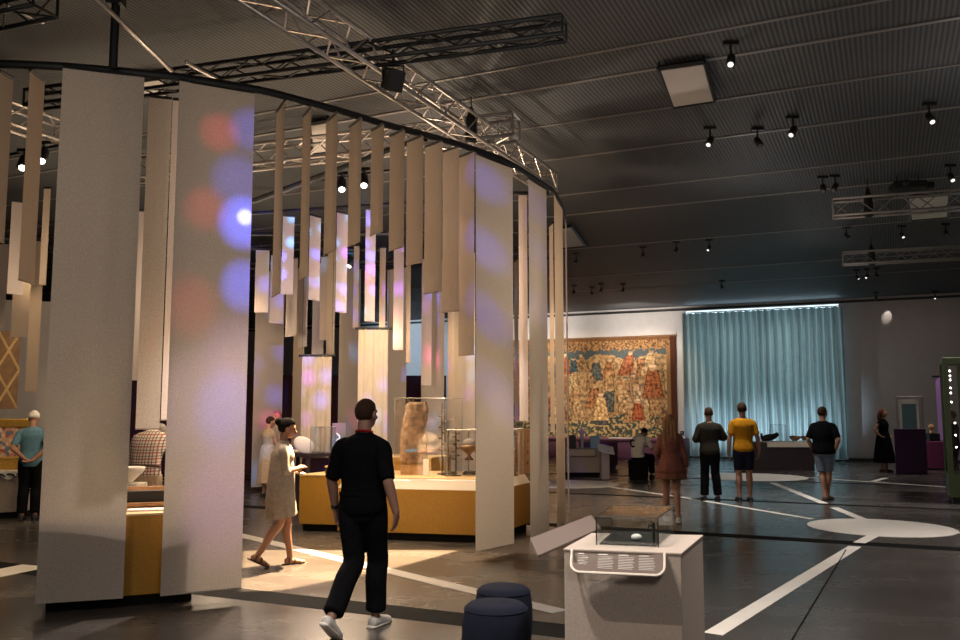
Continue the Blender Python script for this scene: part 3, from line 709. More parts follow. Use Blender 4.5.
bm = B(); tube(bm, [(q.x, q.y + .03, q.z - .1), (q.x, q.y + .05, .98)], .012, n=8, sub=1); lathe(bm, [(.06, .981), (.06, .995)], 16, (q.x, q.y + .05, 0)); part('stand', bm, 'black', t)
a = DY(310, 457, 14.1); b = DY(325, 457, 14.0); glass_box([a[:2], b[:2], (b.x + .1, b.y + .4), (a.x + .1, a.y + .4)], 1.0, DY(310, 427, 14.1).z, 'small glass case before the white hanging cloth', group='glass cases in the circle')
a = DY(332, 457, 14.9); b = DY(346, 457, 14.9); t = thing('slate_board', 'blue-grey backing board left of the man in black', 'board', (a.x, a.y, .0))
bm = B(); slab(bm, a, b, 0, DY(332, 423, 14.9).z, .04); part('board', bm, 'slate_board', t)
p = DY(338, 455, 14.7); t = thing('white_ornament', 'twisted white ornament before the blue-grey board', 'ornament', p)
bm = B(); tube(bm, [p + Vector((.03 * math.sin(k * 1.9), 0, k * .04)) for k in range(10)], .013, n=8); part('coil', bm, 'white', t, True)
bm = B(); lathe(bm, [(.07, -.01), (.07, .01)], 16, p); box(bm, (p.x, p.y, p.z / 2 - .01), (.2, .2, p.z - .01)); part('stand', bm, 'slate_board', t)
# tall glass case with the hide
g0 = DY(394, 478, 11.95); g1 = DY(445, 478, 11.75)
hz = .81
gd = Vector((dirs.x, dirs.y)) * .55
gA, gB = Vector(g0[:2]), Vector(g1[:2])
glass_box([gA, gB, gB + gd, gA + gd], hz, DY(420, 398, 11.85).z, 'tall glass case on the large mustard table around the brown hide', group='glass cases in the circle')
hp = DY(414, 470, 12.15)
t = thing('carved_hide', 'tall brown wrinkled hide-like relic in the tall glass case', 'relic', (hp.x, hp.y, hz))
zt0 = DY(414, 466, 12.15).z; zt1 = DY(414, 404, 12.15).z
prof = [(402, 408.5, 424.5), (406, 405, 425.5), (412, 404, 427), (420, 402, 426.5), (430, 401.5, 426.5), (440, 400.5, 427), (450, 400, 427.5), (458, 399.5, 426), (464, 401, 425.5)]
bm = B(); rows = []
for (py, xl, xr) in prof:
    A_, B_ = DY(xl, py, 12.15), DY(xr, py, 12.15); row = []
    for k in range(16):
        an = 2 * PI * k / 16; cx = (A_.x + B_.x) / 2; rx = (B_.x - A_.x) / 2
        j = noise.noise(Vector((math.cos(an) * 2.6, py * .17, math.sin(an) * 2.6))) * .055
        row.append(bm.verts.new((cx + (rx + j) * math.cos(an), 12.15 + (.07 + j) * math.sin(an), A_.z)))
    rows.append(row)
for r0, r1 in zip(rows, rows[1:]):
    for k in range(16): bm.faces.new((r0[k], r0[(k + 1) % 16], r1[(k + 1) % 16], r1[k]))
bm.faces.new(rows[0]); bm.faces.new(rows[-1][::-1]); part('hide', bm, 'hide', t, True)
bm = B(); a = DY(404, 452, 12.05); b = DY(418, 452, 12.05); hull8(bm, [a, b, b + Vector((0, .02, 0)), a + Vector((0, .02, 0))], [a + Vector((.03, 0, .035)), b + Vector((-.02, 0, .045)), b + Vector((-.02, .02, .045)), a + Vector((.03, .02, .035))]); part('blue_tag', bm, 'blue_paper', t, label='torn pale blue tag')
bm = B(); q = DY(413, 470, 12.15)
lo_z = hz; hi_z = zt0 + .01; box(bm, (q.x, q.y, (lo_z + hi_z) / 2), (.33, .2, hi_z - lo_z)); part('base', bm, 'clay', t)
bm = B(); tube(bm, [DY(409, 404, 12.15), DY(409, 398.5, 12.15), DY(413, 399, 12.15), DY(413, 404, 12.15)], .012, n=8); tube(bm, [DY(423, 406, 12.15), DY(426, 402, 12.15), DY(428, 410, 12.15), DY(426, 416, 12.15)], .012, n=8); part('strap', bm, 'brown_wood', t, True)
q = DY(426, 470, 11.98); bm = B(); box(bm, (q.x, q.y, .81 + .11), (.075, .05, .22)); o = obj('label_block', bm, 'white', None, bevel=.004); tag(o, 'small white upright block at the foot of the brown hide', 'label')
# shelves of small relics between case and second case
def hang_stand(px, y0, y1, y, label, n=8):
    p = DY(px, y1, y); q = DY(px, y0, y); t = thing('pendant_stand', label, 'stand', (p.x, y, hz), 'thin stands with pendants')
    bm = B(); tube(bm, [(p.x, y, hz), (q.x, y, q.z)], .008, n=6, sub=1); lathe(bm, [(.07, hz), (.07, hz + .012)], 16, (p.x, y, 0)); part('rod', bm, 'black', t)
    for k in range(n):
        z = hz + (q.z - hz) * (.35 + .62 * k / n); s = 1 if k % 2 else -1
        bm = B(); ball(bm, (p.x + s * .03, y, z), (.028, .012, .016), 10, 6); part('pendant', bm, 'bronze', t, True)
hang_stand(442, 403, 470, 12.2, 'thin black stand with dark pendants beside the tall glass case')
hang_stand(456, 428, 476, 11.9, 'thin black stand inside the low wide glass case')
g0 = DY(447, 476, 11.65); g1 = DY(505, 476, 11.5); gA, gB = Vector(g0[:2]), Vector(g1[:2]); gd = dirs * .7
glass_box([gA, gB, gB + gd, gA + gd], hz, DY(450, 430, 11.6).z, 'low wide glass case with a vessel on the large mustard table', frame=.008, group='glass cases in the circle')
def vessel(px, pyb, pyt, y, r, label, m='bronze', base=None):
    b = DY(px, pyb, y); tt = DY(px, pyt, y); h = tt.z - b.z
    t = thing('vessel', label, 'vessel', b)
    bm = B(); lathe(bm, [(r * .5, 0), (r * .55, h * .05), (r * .2, h * .2), (r * .25, h * .3), (r, h * .55), (r * 1.02, h * .7), (r * .9, h * .75), (r * .8, h * .74)], 24, b); part('bowl', bm, m, t, True)
    bm = B(); ball(bm, b + Vector((0, 0, h * .8)), (r * .75, r * .6, h * .28), 16, 10); part('contents', bm, 'grey_stone', t, True)
    bm = B(); box(bm, (b.x, b.y, (hz + b.z) / 2), (.12, .12, max(.01, b.z - hz))); part('stand', bm, 'glass', t)
vessel(469, 460, 440, 11.95, .12, 'dark footed bowl with a round grey lump in the low wide glass case')
for (px, py, w, y, l) in ((449, 471, .22, 12.0, 'dark flat object left in the low wide glass case'), (470, 471, .2, 12.1, 'dark flat object right in the low wide glass case')):
    p = DY(px, py, y); t = thing('flat_relic', l, 'relic', (p.x, p.y, hz)); bm = B()
    lathe(bm, [(w * .5, 0), (w * .55, .02), (w * .4, .05), (w * .1, .06), (0, .06)], 16, (p.x, p.y, hz), 1, .5); part('body', bm, 'dark_table', t, True)
for k, (px, dx, l) in enumerate(((400, .15, 'pale caption sheet left on the edge of the large mustard table'), (440, .22, 'pale caption sheet in the middle of the large mustard table'), (466, .2, 'pale caption sheet right on the large mustard table'))):
    p = Z(px, 481.5, .815); bm = B(); box(bm, (p.x, p.y + .2, .8135), (dx * 1.6, .1, .006), rz=-.33); o = obj('caption_sheet', bm, 'white', None); tag(o, l, 'caption', 'caption sheets')
# right case behind banners with a lit pale panel and reliefs
p0 = DY(520, 475, 12.6); t = thing('relief_panel', 'brown carved panel standing between the two blue-spotted banners', 'relief', (p0.x, p0.y, .8))
a = DY(519, 476, 12.3); b = DY(530, 476, 12.55); bm = B(); slab(bm, a, b, .8, DY(522, 429, 12.4).z, .04); part('panel', bm, 'clay', t)
for k in range(6):
    bm = B(); q = a + (b - a) * (.3 + .4 * (k % 2)); ball(bm, (q.x, q.y - .02, .88 + k * .075), (.028, .015, .03), 10, 8); part('relief_boss', bm, 'hide', t, True)
p = Z(514.5, 476, .81); t = thing('dark_figurine', 'small dark upright figurine in the gap right of the broad blue-spotted banner', 'figurine', (p.x, p.y, .81))
bm = B(); lathe(bm, [(.05, 0), (.05, .02), (.02, .04), (.035, .14), (.045, .25), (.02, .3), (.03, .34), (.0, .38)], 14, (p.x, p.y, .81)); part('figure', bm, 'bronze', t, True)
# left case between the broad banners
La = Vector(Z(50, 613)[:2]); Lb = Vector(Z(192, 601)[:2]); Ld = (Lb - La).normalized(); Ln = Vector((-Ld.y, Ld.x))
La2 = La - Ld * .06 - Ln * .0; Lb2 = Lb + Ld * .02
display_table([La2, Lb2, Lb2 + Ln * 1.0, La2 + Ln * 1.0], .79, 'mustard display table seen between the two wide left banners', inset=.03, plinth=.09)
q0 = DY(118, 500, 8.2); q1 = DY(172, 500, 8.35)
t = thing('wood_case', 'wood framed glass case with dark content on the left mustard table', 'case', (q0.x, q0.y, .79))
zt_ = DY(145, 486, 8.3).z; A_, B_ = Vector(q0[:2]), Vector(q1[:2]); dd = (B_ - A_).normalized(); nn = Vector((-dd.y, dd.x))
bm = B()
for (za, zb_) in ((.80, .835), (zt_ - .035, zt_)): slab(bm, A_, B_, za, zb_, .03)
for p in (A_, B_): box(bm, (p.x, p.y, (.79 + zt_) / 2), (.03, .03, zt_ - .79))
part('frame', bm, 'clay', t)
bm = B(); prism(bm, [A_ + nn * .05, B_ + nn * .05, B_ + nn * .45, A_ + nn * .45], .80, zt_ - .05); part('interior', bm, 'black', t)
bm = B(); prism(bm, [A_, B_, B_ + nn * .5, A_ + nn * .5], zt_, zt_ + .006); part('glass_top', bm, 'glass', t)
p = DY(147, 508, 8.02); bm = B(); box(bm, (p.x, p.y, .798), (.32, .15, .012), rz=.3); o = obj('caption_sheet', bm, 'white', None); tag(o, 'pale caption sheet on the left mustard table', 'caption', 'caption sheets')
p = DY(129, 470, 9.6); t = thing('white_dish', 'white round dish beside the person in the plaid shirt', 'dish', (p.x, p.y, p.z - .14)); bm = B(); lathe(bm, [(.03, -.14), (.05, -.12), (.15, -.02), (.17, .03), (.16, .035), (.0, -.05)], 24, p); part('dish', bm, 'white', t, True)
bm = B(); box(bm, (p.x, p.y, (p.z - .14) / 2), (.3, .3, p.z - .14)); part('stand', bm, 'cream', t)
# far left table and framed picture
Ta = DY(-50, 520, 13.5); Tb = DY(22, 520, 13.95)
t = display_table([Ta[:2], Tb[:2], (Tb.x, Tb.y + .75), (Ta.x, Ta.y + .75)], .73, 'low grey plinth under the gold framed picture at the left edge', m='grey_stone', top='cream', group=None, cat='plinth', inset=.02)
bm = B(); n = 40; rows = []
for k in range(n + 1):
    f = k / n; x = Ta.x + (Tb.x - Ta.x) * f; y = Ta.y + (Tb.y - Ta.y) * f - .02
    rows.append((bm.verts.new((x, y, .735)), bm.verts.new((x, y, .64 + .035 * math.sin(f * 22)))))
for k in range(n): bm.faces.new((rows[k][0], rows[k + 1][0], rows[k + 1][1], rows[k][1]))
part('scalloped_edge', bm, 'white', t)
bm = B()
for k in range(7):
    x = Ta.x + (Tb.x - Ta.x) * (.1 + .14 * k); y = Ta.y + (Tb.y - Ta.y) * (.1 + .14 * k) - .03
    tube(bm, [(x + .08 * math.cos(q / 6 * PI), y, .655 + .04 * math.sin(q / 6 * PI)) for q in range(7)], .014, n=6, sub=1)
part('black_swirl', bm, 'black', t)
fa = DY(-60, 470, 14.1); fb = DY(33, 470, 14.35); ztp = DY(10, 419, 13.8).z; zbp = .74
t = thing('framed_picture', 'crowded reddish picture in a broad gold frame at the left edge', 'picture', ((fa.x + fb.x) / 2, 13.8, zbp))
fdv = (fb - fa); fdv.z = 0
bm = B()
for (f0, f1, z0, z1) in ((0, 1, zbp, zbp + .2), (0, 1, ztp - .14, ztp), (0, .06, zbp, ztp), (.94, 1, zbp, ztp)):
    slab(bm, fa + fdv * f0, fa + fdv * f1, z0, z1, .09)
part('frame', bm, 'gold', t, bevel=.02)
pic = bpy.data.materials.new('crowded_picture'); pic.use_nodes = True
N_ = pic.node_tree.nodes; L_ = pic.node_tree.links
vo = N_.new('ShaderNodeTexVoronoi'); vo.inputs['Scale'].default_value = 16; tc_ = N_.new('ShaderNodeTexCoord'); L_.new(tc_.outputs['Object'], vo.inputs['Vector'])
sp_ = N_.new('ShaderNodeSeparateColor'); L_.new(vo.outputs['Color'], sp_.inputs[0]); rp = N_.new('ShaderNodeValToRGB'); L_.new(sp_.outputs[0], rp.inputs[0])
rp.color_ramp.interpolation = 'CONSTANT'
for i, (ps, c) in enumerate(((0, (.45, .3, .2)), (.3, (.35, .08, .05)), (.45, (.6, .42, .3)), (.65, (.12, .14, .2)), (.8, (.55, .2, .12)), (.9, (.65, .55, .45)))):
    e = rp.color_ramp.elements[0] if i == 0 else rp.color_ramp.elements.new(ps); e.position = ps; e.color = (*c, 1)
L_.new(rp.outputs[0], N_['Principled BSDF'].inputs['Base Color']); M['crowded_picture'] = pic
bm = B(); slab(bm, fa + fdv * .05 + Vector((0, .0, 0)), fa + fdv * .95, zbp + .19, ztp - .13, .03); part('canvas', bm, 'crowded_picture', t)

# ------------------------------------------------------------------ tapestry
def tapestry():
    c0 = WL(497, 440, .10); c1 = WL(677.5, 437, .10)
    zt0_, zb0 = WL(677.5, 335, .10).z, WL(677.5, 438, .10).z
    L = (Vector(c1[:2]) - Vector(c0[:2])).length; H = zt0_ - zb0
    t = thing('tapestry', 'large figured tapestry with a brown border hanging on the white wall', 'tapestry', ((c0.x + c1.x) / 2, (c0.y + c1.y) / 2, zb0))
    nu, nv = 300, 190
    rnd = random.Random(3)
    figs = []
    pal = [(.40, .24, .12), (.44, .29, .15), (.27, .10, .05), (.31, .145, .07), (.10, .105, .10), (.28, .17, .09), (.44, .31, .17), (.36, .22, .11)]
    for row, (v0, n, s) in enumerate(((.70, 13, .17), (.54, 12, .19), (.36, 12, .21), (.24, 9, .17))):
        for k in range(n):
            figs.append((( k + .5 + rnd.uniform(-.3, .3)) / n, v0 + rnd.uniform(-.05, .05), s * rnd.uniform(.8, 1.15), rnd.choice(pal), rnd.choice(pal), rnd.uniform(-.3, .3)))
    figs += [(.60, .30, .22, (.64, .42, .2), (.7, .5, .3), 0), (.36, .28, .24, (.66, .44, .22), (.7, .5, .3), .1), (.40, .74, .17, (.32, .10, .05), (.7, .5, .3), 0), (.88, .55, .26, (.33, .12, .055), (.7, .5, .3), 0), (.80, .27, .17, (.34, .10, .045), (.7, .5, .3), 0), (.45, .73, .12, (.06, .09, .11), (.08, .1, .12), 0)]
    asp = L / H
    def col(u, v):
        x, y = u * asp, v
        nz = noise.fractal(Vector((x * 30, y * 30, 0)), 1, 2, 4) * 1.2; n2_ = noise.noise(Vector((x * 55, y * 55, 3)))
        # border
        if u < .018 or u > .972: return (.07 + .02 * n2_, .025, .014)
        if v > .965: return (.15 + .05 * n2_, .07 + .03 * n2_, .03)
        if v > .872 + .010 * math.sin(u * 95) + .012 * math.sin(u * 230):
            k = .55 + .45 * math.sin(u * 190 + 5 * nz); return (.30 * k + .06 + .12 * n2_, .17 * k + .03 + .06 * n2_, .075 * k + .015)
        if u > .952: return (.24 + .1 * n2_, .13, .06)
        if v > .80 + .03 * math.sin(u * 23) + .02 * nz and v <= .88: c = (.07, .085, .09)
        else:
            c = (.33, .20, .095)
            if nz > .22: c = (.42, .275, .14)
            elif nz < -.25: c = (.17, .125, .08)
        # foliage
        if v < .22 + .06 * math.sin(u * 9):
            c = (.06, .075, .065) if nz + n2_ * .6 > -.12 else (.50, .36, .17)
        for fx, fy, s, cr, ch, ln in figs:
            dx = (x - fx * asp) - ln * (y - fy); dy = (y - fy) / s
            if -.62 < dy < .62:
                w = s * (.30 - .20 * dy)
                if abs(dx) < w and dy < .42:
                    f = math.sin(dx / s * 34 + fx * 30 + dy * 3)
                    q = .95 + .18 * f + .35 * nz + .35 * n2_
                    if nz < -.18: q *= .62
                    if abs(abs(dx) - w) < s * .035: q *= .35
                    c = tuple(k * q for k in cr)
                if (dx / (s * .11)) ** 2 + ((dy - .50) / .12) ** 2 < 1: c = (.46 + .1 * n2_, .31, .18)
                if dy > .52 and (dx / (s * .13)) ** 2 + ((dy - .57) / .09) ** 2 < 1: c = ch
        return tuple(max(0.005, k * (1 + .22 * n2_)) for k in c)
    bm = B(); lay = bm.loops.layers.float_color.new('weave'); vs = []; cols = {}
    d = (Vector(c1) - Vector(c0)); d.z = 0; nrm = -WN
    for i in range(nu + 1):
        r = []
        for j in range(nv + 1):
            u, v = i / nu, j / nv
            p = Vector(c0) + d * u; p.z = zb0 + H * v
            p = p + nrm * (.012 * math.sin(u * 30 + v * 3) * (1 - v * .6) + .01 * math.sin(u * 11))
            if j == nv: p.z -= .04 * math.sin(u * PI)
            vt = bm.verts.new(p); r.append(vt); cols[vt] = col(u, v)
        vs.append(r)
    for i in range(nu):
        for j in range(nv):
            f = bm.faces.new((vs[i][j], vs[i + 1][j], vs[i + 1][j + 1], vs[i][j + 1]))
            for lp in f.loops: lp[lay] = (*cols[lp.vert], 1)
    m = bpy.data.materials.new('weave'); m.use_nodes = True; b = m.node_tree.nodes['Principled BSDF']; b.inputs['Roughness'].default_value = .95; b.inputs['Specular IOR Level'].default_value = .1
    a = m.node_tree.nodes.new('ShaderNodeAttribute'); a.attribute_name = 'weave'; m.node_tree.links.new(a.outputs['Color'], b.inputs['Base Color']); M['weave'] = m
    part('cloth', bm, 'weave', t, True)
    bm = B(); p = Vector(c0); p.z = zt0_; q = Vector(c1); q.z = zt0_; tube(bm, [p, q], .03, n=8, sub=1); part('rod', bm, 'brown_wood', t)
tapestry()
# small black switch plate on the wall by the curtain
p = WL(682, 433, .02); t = thing('wall_switch', 'small dark switch plate on the white strip left of the curtain', 'switch', p); bm = B(); box(bm, p, (.12, .03, .14), rz=-.44); part('plate', bm, 'black', t, bevel=.004); bm = B(); box(bm, p - WN * .02, (.05, .02, .06), rz=-.44); part('button', bm, 'grey_metal', t)

# ------------------------------------------------------------------ curtain
def curtain():
    a = WL(683.5, 380, .45); b = WL(845.5, 380, .45); z1 = 5.17; z0 = .07
    t = thing('curtain', 'tall pleated blue-green curtain on the back wall', 'curtain', ((a.x + b.x) / 2, (a.y + b.y) / 2, z0))
    m = bpy.data.materials.new('curtain_cloth'); m.use_nodes = True; nt = m.node_tree; N = nt.nodes; L = nt.links
    bsdf = N['Principled BSDF']; bsdf.inputs['Base Color'].default_value = (.37, .40, .39, 1); bsdf.inputs['Roughness'].default_value = .85; bsdf.inputs['Specular IOR Level'].default_value = .15
    tr = N.new('ShaderNodeBsdfTranslucent'); tr.inputs['Color'].default_value = (.33, .42, .41, 1)
    mx = N.new('ShaderNodeMixShader'); mx.inputs['Fac'].default_value = .28; L.new(bsdf.outputs[0], mx.inputs[1]); L.new(tr.outputs[0], mx.inputs[2]); L.new(mx.outputs[0], N['Material Output'].inputs['Surface']); M['curtain_cloth'] = m
    rnd = random.Random(11)
    def panel(f0, f1, nm):
        L_ = (b - a).length * (f1 - f0); n = 420; ph = 0; bm = B(); vs = []
        phs = []; x = 0
        for i in range(n + 1):
            x = i / n
            ph += (1.0 + .45 * noise.noise(Vector((x * 14 + f0 * 40, 1, 0)))) / n * L_ / .25 * 2 * PI
            phs.append(ph)
        for i in range(n + 1):
            x = i / n; col = []
            for j in range(15):
                g = j / 14; amp = (.10 + .05 * g) * (1 + .5 * noise.noise(Vector((x * 9 + f0 * 30, 5, g))))
                off = amp * math.sin(phs[i] + .6 * math.sin(g * 2.2 + x * 9)) + .10 * noise.noise(Vector((x * 5 + f0 * 10, g * .8, 9)))
                p = a + (b - a) * (f0 + (f1 - f0) * x) - WN * off; col.append(bm.verts.new((p.x, p.y, z1 + (z0 - z1) * g)))
            vs.append(col)
        for i in range(n):
            for j in range(14): bm.faces.new((vs[i][j], vs[i + 1][j], vs[i + 1][j + 1], vs[i][j + 1]))
        part(nm, bm, 'curtain_cloth', t, True)
    panel(0, .49, 'curtain_panel'); panel(.485, 1.0, 'curtain_panel')
    bm = B(); tube(bm, [(a.x, a.y, z1 + .03), (b.x, b.y, z1 + .03)], .02, n=8, sub=1); part('rail', bm, 'steel', t)
    for i in range(40):
        p = a + (b - a) * ((i + .5) / 40); bm = B(); box(bm, (p.x, p.y, z1 + .015), (.035, .02, .04), rz=-.44); part('glider', bm, 'white', t)
curtain()
bm = B(); a = WL(684, 380, .2); b = WL(845, 380, .2); slab(bm, a, b, 0, .06, .5); struct('trim_30', bm, 'black')

# ------------------------------------------------------------------ furniture by the back wall
# dark table with bowls before the curtain
Da, Db = Z(741, 470), Z(815, 470.5); dd = (Db - Da).normalized(); dn = Vector((-dd.y, dd.x, 0))
t = thing('dark_plinth', 'long dark plinth with a lit white edge before the curtain', 'plinth', ((Da + Db) / 2))
Dm = Z(768, 470.3); zlow = DY(780, 444, 25.5).z
bm = B(); prism(bm, [Da[:2], Dm[:2], (Dm + dn)[:2], (Da + dn)[:2]], 0, zlow + .06); part('block', bm, 'dark_table', t)
bm = B(); prism(bm, [Dm[:2], Db[:2], (Db + dn * 1.1)[:2], (Dm + dn * 1.1)[:2]], 0, zlow - .06); part('body', bm, 'dark_table', t)
bm = B(); o_ = -dn * .03; prism(bm, [(Dm + o_)[:2], (Db + o_)[:2], (Db + dn * 1.1)[:2], (Dm + dn * 1.1)[:2]], zlow - .06, zlow + .08); part('lit_edge', bm, 'cream', t, label='white lit band along the top')
for px, w, l in ((795, .16, 'left brown bowl on the dark plinth'), (806, .16, 'right brown bowl on the dark plinth')):
    p = DY(px, 440, 26.0); p.z = zlow + .08; bm = B(); lathe(bm, [(w * .4, 0), (w * .9, .06), (w, .13), (w * .9, .14), (0, .07)], 20, p); o = obj('bowl', bm, 'clay', None, True); tag(o, l, 'bowl', 'brown bowls')
p = DY(769, 441, 25.6); p.z = zlow + .06; t = thing('dark_sculpture', 'dark crouching animal-like sculpture left on the dark plinth', 'sculpture', p)
bm = B(); tube(bm, [p + Vector((-.2, 0, .08)), p + Vector((-.05, 0, .12)), p + Vector((.1, 0, .14)), p + Vector((.26, 0, .22))], [.06, .1, .09, .06], n=12); part('body', bm, 'black', t, True)
bm = B(); tube(bm, [p + Vector((-.2, 0, .1)), p + Vector((-.22, 0, .24))], [.05, .03], n=10); part('head', bm, 'black', t, True)
a = DY(770, 441, 26); b = DY(786, 441, 25.7); glass_box([a[:2], b[:2], (b.x + .2, b.y + .5), (a.x + .2, a.y + .5)], zlow + .08, zlow + .55, 'small clear glass case on the dark plinth')
# desk before the tapestry
ga, gb = Z(566, 476.5), Z(600, 476.5); t = thing('label_desk', 'grey desk with a tilted label rail before the tapestry', 'desk', ((ga + gb) / 2))
yv = (ga.y + gb.y) / 2; ga.y = gb.y = yv
zt_ = DY(580, 449, yv).z
bm = B(); box(bm, ((ga.x + gb.x) / 2, yv + .5, (zt_ + .1) / 2), (gb.x - ga.x, 1.0, zt_ - .1)); part('body', bm, 'grey_stone', t, bevel=.01)
bm = B(); box(bm, ((ga.x + gb.x) / 2, yv + .5, .05), (gb.x - ga.x - .06, .94, .1)); part('plinth', bm, 'black_matte', t)
bm = B(); box(bm, ((ga.x + gb.x) / 2 - .05, yv - .06, zt_ - .09), (gb.x - ga.x - .15, .2, .02), rx=.9); part('label_rail', bm, 'pedestal', t, bevel=.004)
for (px, h, c, l, sh) in ((572, .35, 'dark_table', 'dark upright board left on the grey desk', .2), (582, .52, 'grey_metal', 'grey upright post on the grey desk', .08), (595, .32, 'blue_paper', 'blue box on the grey desk', .24)):
    p = DY(px, 449, yv + .35); bm = B(); box(bm, (p.x, yv + .35, zt_ + h / 2), (sh, .12, h)); o = obj('desk_exhibit', bm, c, None, bevel=.01); tag(o, l, 'exhibit', 'objects on the grey desk')
p = DY(590, 440, yv + .4); t = thing('yellow_flag', 'small bright yellow pennant above the grey desk', 'pennant', (p.x, p.y, zt_))
bm = B(); tube(bm, [(p.x, p.y, zt_), (p.x, p.y, p.z + .1)], .01, n=6, sub=1); part('pole', bm, 'grey_metal', t)
bm = B(); prism(bm, [(p.x, p.y - .01), (p.x + .2, p.y - .01), (p.x + .2, p.y + .01), (p.x, p.y + .01)], p.z, p.z + .08); part('flag', bm, 'pennant_yellow', t)
# reading stand
ra = Z(601, 478.5); t = thing('reading_stand', 'slim grey reading stand with a white tilted page right of the grey desk', 'lectern', ra)
zr = DY(608, 449, ra.y).z
bm = B(); box(bm, (ra.x + .11, ra.y + .1, zr / 2 - .02), (.2, .3, zr - .04)); part('post', bm, 'grey_stone', t)
bm = B(); box(bm, (ra.x + .14, ra.y + .05, zr + .0), (.42, .3, .03), rx=.6, ry=.3); part('board', bm, 'white', t, bevel=.004)
# plum plinth and mauve bench before tapestry
pa, pb = DY(583, 468, 25.5), DY(618, 468, 25.5); t = thing('plum_plinth', 'plum coloured plinth behind the grey desk', 'plinth', ((pa.x + pb.x) / 2, 25.5, 0)); zz = DY(600, 442, 25.5).z
bm = B(); box(bm, ((pa.x + pb.x) / 2, 26.0, zz / 2 + .05), (pb.x - pa.x, 1.0, zz - .1)); part('body', bm, 'maroon', t, bevel=.01); bm = B(); box(bm, ((pa.x + pb.x) / 2, 26.0, .05), (pb.x - pa.x - .1, .9, .1)); part('plinth', bm, 'black', t)
ba, bb = WL(515, 460, 1.5), WL(683, 460, 1.5); t = thing('low_platform', 'long low mauve platform running under the tapestry', 'platform', ((ba.x + bb.x) / 2, (ba.y + bb.y) / 2, 0))
bm = B(); prism(bm, [ba[:2], bb[:2], (bb + WN * 1.2)[:2], (ba + WN * 1.2)[:2]], 0, .62); part('body', bm, 'mauve', t, bevel=.01)
bm = B(); prism(bm, [(ba - WN * .05)[:2], (bb - WN * .05)[:2], (bb + WN * 1.2)[:2], (ba + WN * 1.2)[:2]], .62, .68); part('top', bm, 'mauve', t)
p = WL(622, 450, 1.2); bm = B(); box(bm, (p.x, p.y, .6955), (.9, .3, .03), rz=-.44); o = obj('caption_sheet', bm, 'white', None); tag(o, 'white caption sheet on the mauve platform under the tapestry', 'caption', 'caption sheets')
# seated person's bench
sa = Z(634, 479.5)
t = thing('bench', 'black block seat under the seated person in the pale jersey', 'seat', (sa.x + .15, sa.y + .25, 0))
bm = B(); box(bm, (sa.x + .16, sa.y + .28, .23), (.42, .5, .46)); part('seat', bm, 'black_matte', t, bevel=.03); bm = B(); box(bm, (sa.x + .16, sa.y + .28, .465), (.40, .48, .01)); part('cushion', bm, 'navy', t)
# plum pedestal and vitrine at right
qa, qb = Z(896, 474.5), Z(928, 474); dd = (qb - qa).normalized(); dn = WN.copy(); zz = DY(910, 429, qa.y).z
t = thing('plum_pedestal', 'tall plum pedestal right of the woman in black', 'pedestal', ((qa + qb) / 2))
bm = B(); prism(bm, [qa[:2], qb[:2], (qb + dn * .8)[:2], (qa + dn * .8)[:2]], 0.02, zz); part('body', bm, 'plum', t, bevel=.01); bm = B(); prism(bm, [(qa + dn * .05)[:2], (qb + dn * .05)[:2], (qb + dn * .75)[:2], (qa + dn * .75)[:2]], 0, .02); part('plinth', bm, 'black', t)
ya = qa.y + .15
va, vb = DY(897.5, 428, ya), DY(924, 428, ya); ztop = DY(905, 396.5, ya).z
glass_box([va[:2], vb[:2], (vb + WN * .55)[:2], (va + WN * .55)[:2]], zz, ztop, 'glass case with a teal panel on the tall plum pedestal', frame=.008)
a = DY(901, 428, ya + .35); b = DY(918, 428, ya + .35); t = thing('teal_artwork', 'pale framed teal panel inside the glass case on the plum pedestal', 'panel', ((a.x + b.x) / 2, ya + .35, zz))
z1 = DY(910, 399.5, ya + .35).z; bm = B()
slab(bm, a, b, z1 - .12, z1, .06)
for p in (a, b): box(bm, (p.x, p.y, (zz + z1) / 2), (.06, .06, z1 - zz))
part('frame', bm, 'white', t); bm = B(); slab(bm, a, b, zz, z1 - .1, .03); part('panel', bm, 'teal_board', t)
# magenta plinth with black block
ma, mb = Z(926, 470), Z(953, 470); zz2 = DY(935, 441.5, ma.y).z; t = thing('magenta_plinth', 'low magenta plinth right of the plum pedestal', 'plinth', ((ma + mb) / 2))
bm = B(); prism(bm, [ma[:2], mb[:2], (mb + WN)[:2], (ma + WN)[:2]], .04, zz2); part('body', bm, 'magenta', t, bevel=.01); bm = B(); prism(bm, [(ma + WN * .05)[:2], (mb + WN * .05)[:2], (mb + WN * .9)[:2], (ma + WN * .9)[:2]], 0, .04); part('plinth', bm, 'black', t)
p = DY(932.5, 441, ma.y + .4); t = thing('black_block', 'small black block on the magenta plinth', 'block', (p.x, p.y, zz2)); hb = DY(932, 433.5, ma.y + .4).z - zz2; bm = B(); box(bm, (p.x, p.y, zz2 + hb / 2), (.3, .3, hb)); part('block', bm, 'black', t, bevel=.005)
t = thing('small_bust', 'small reddish bust on the black block', 'bust', (p.x - .02, p.y, zz2 + hb)); bm = B(); lathe(bm, [(.09, 0), (.08, .06), (.04, .1), (.07, .15), (.08, .2), (.05, .26), (0, .28)], 16, (p.x - .02, p.y, zz2 + hb)); part('figure', bm, 'clay', t, True)
a, b = DY(939, 440, 26.3), DY(946.5, 440, 26.0); z1 = DY(942, 377.5, 26.2).z; t = thing('lilac_banner', 'narrow lilac lit banner on a pole behind the green showcase', 'banner', ((a.x + b.x) / 2, 26.1, 0))
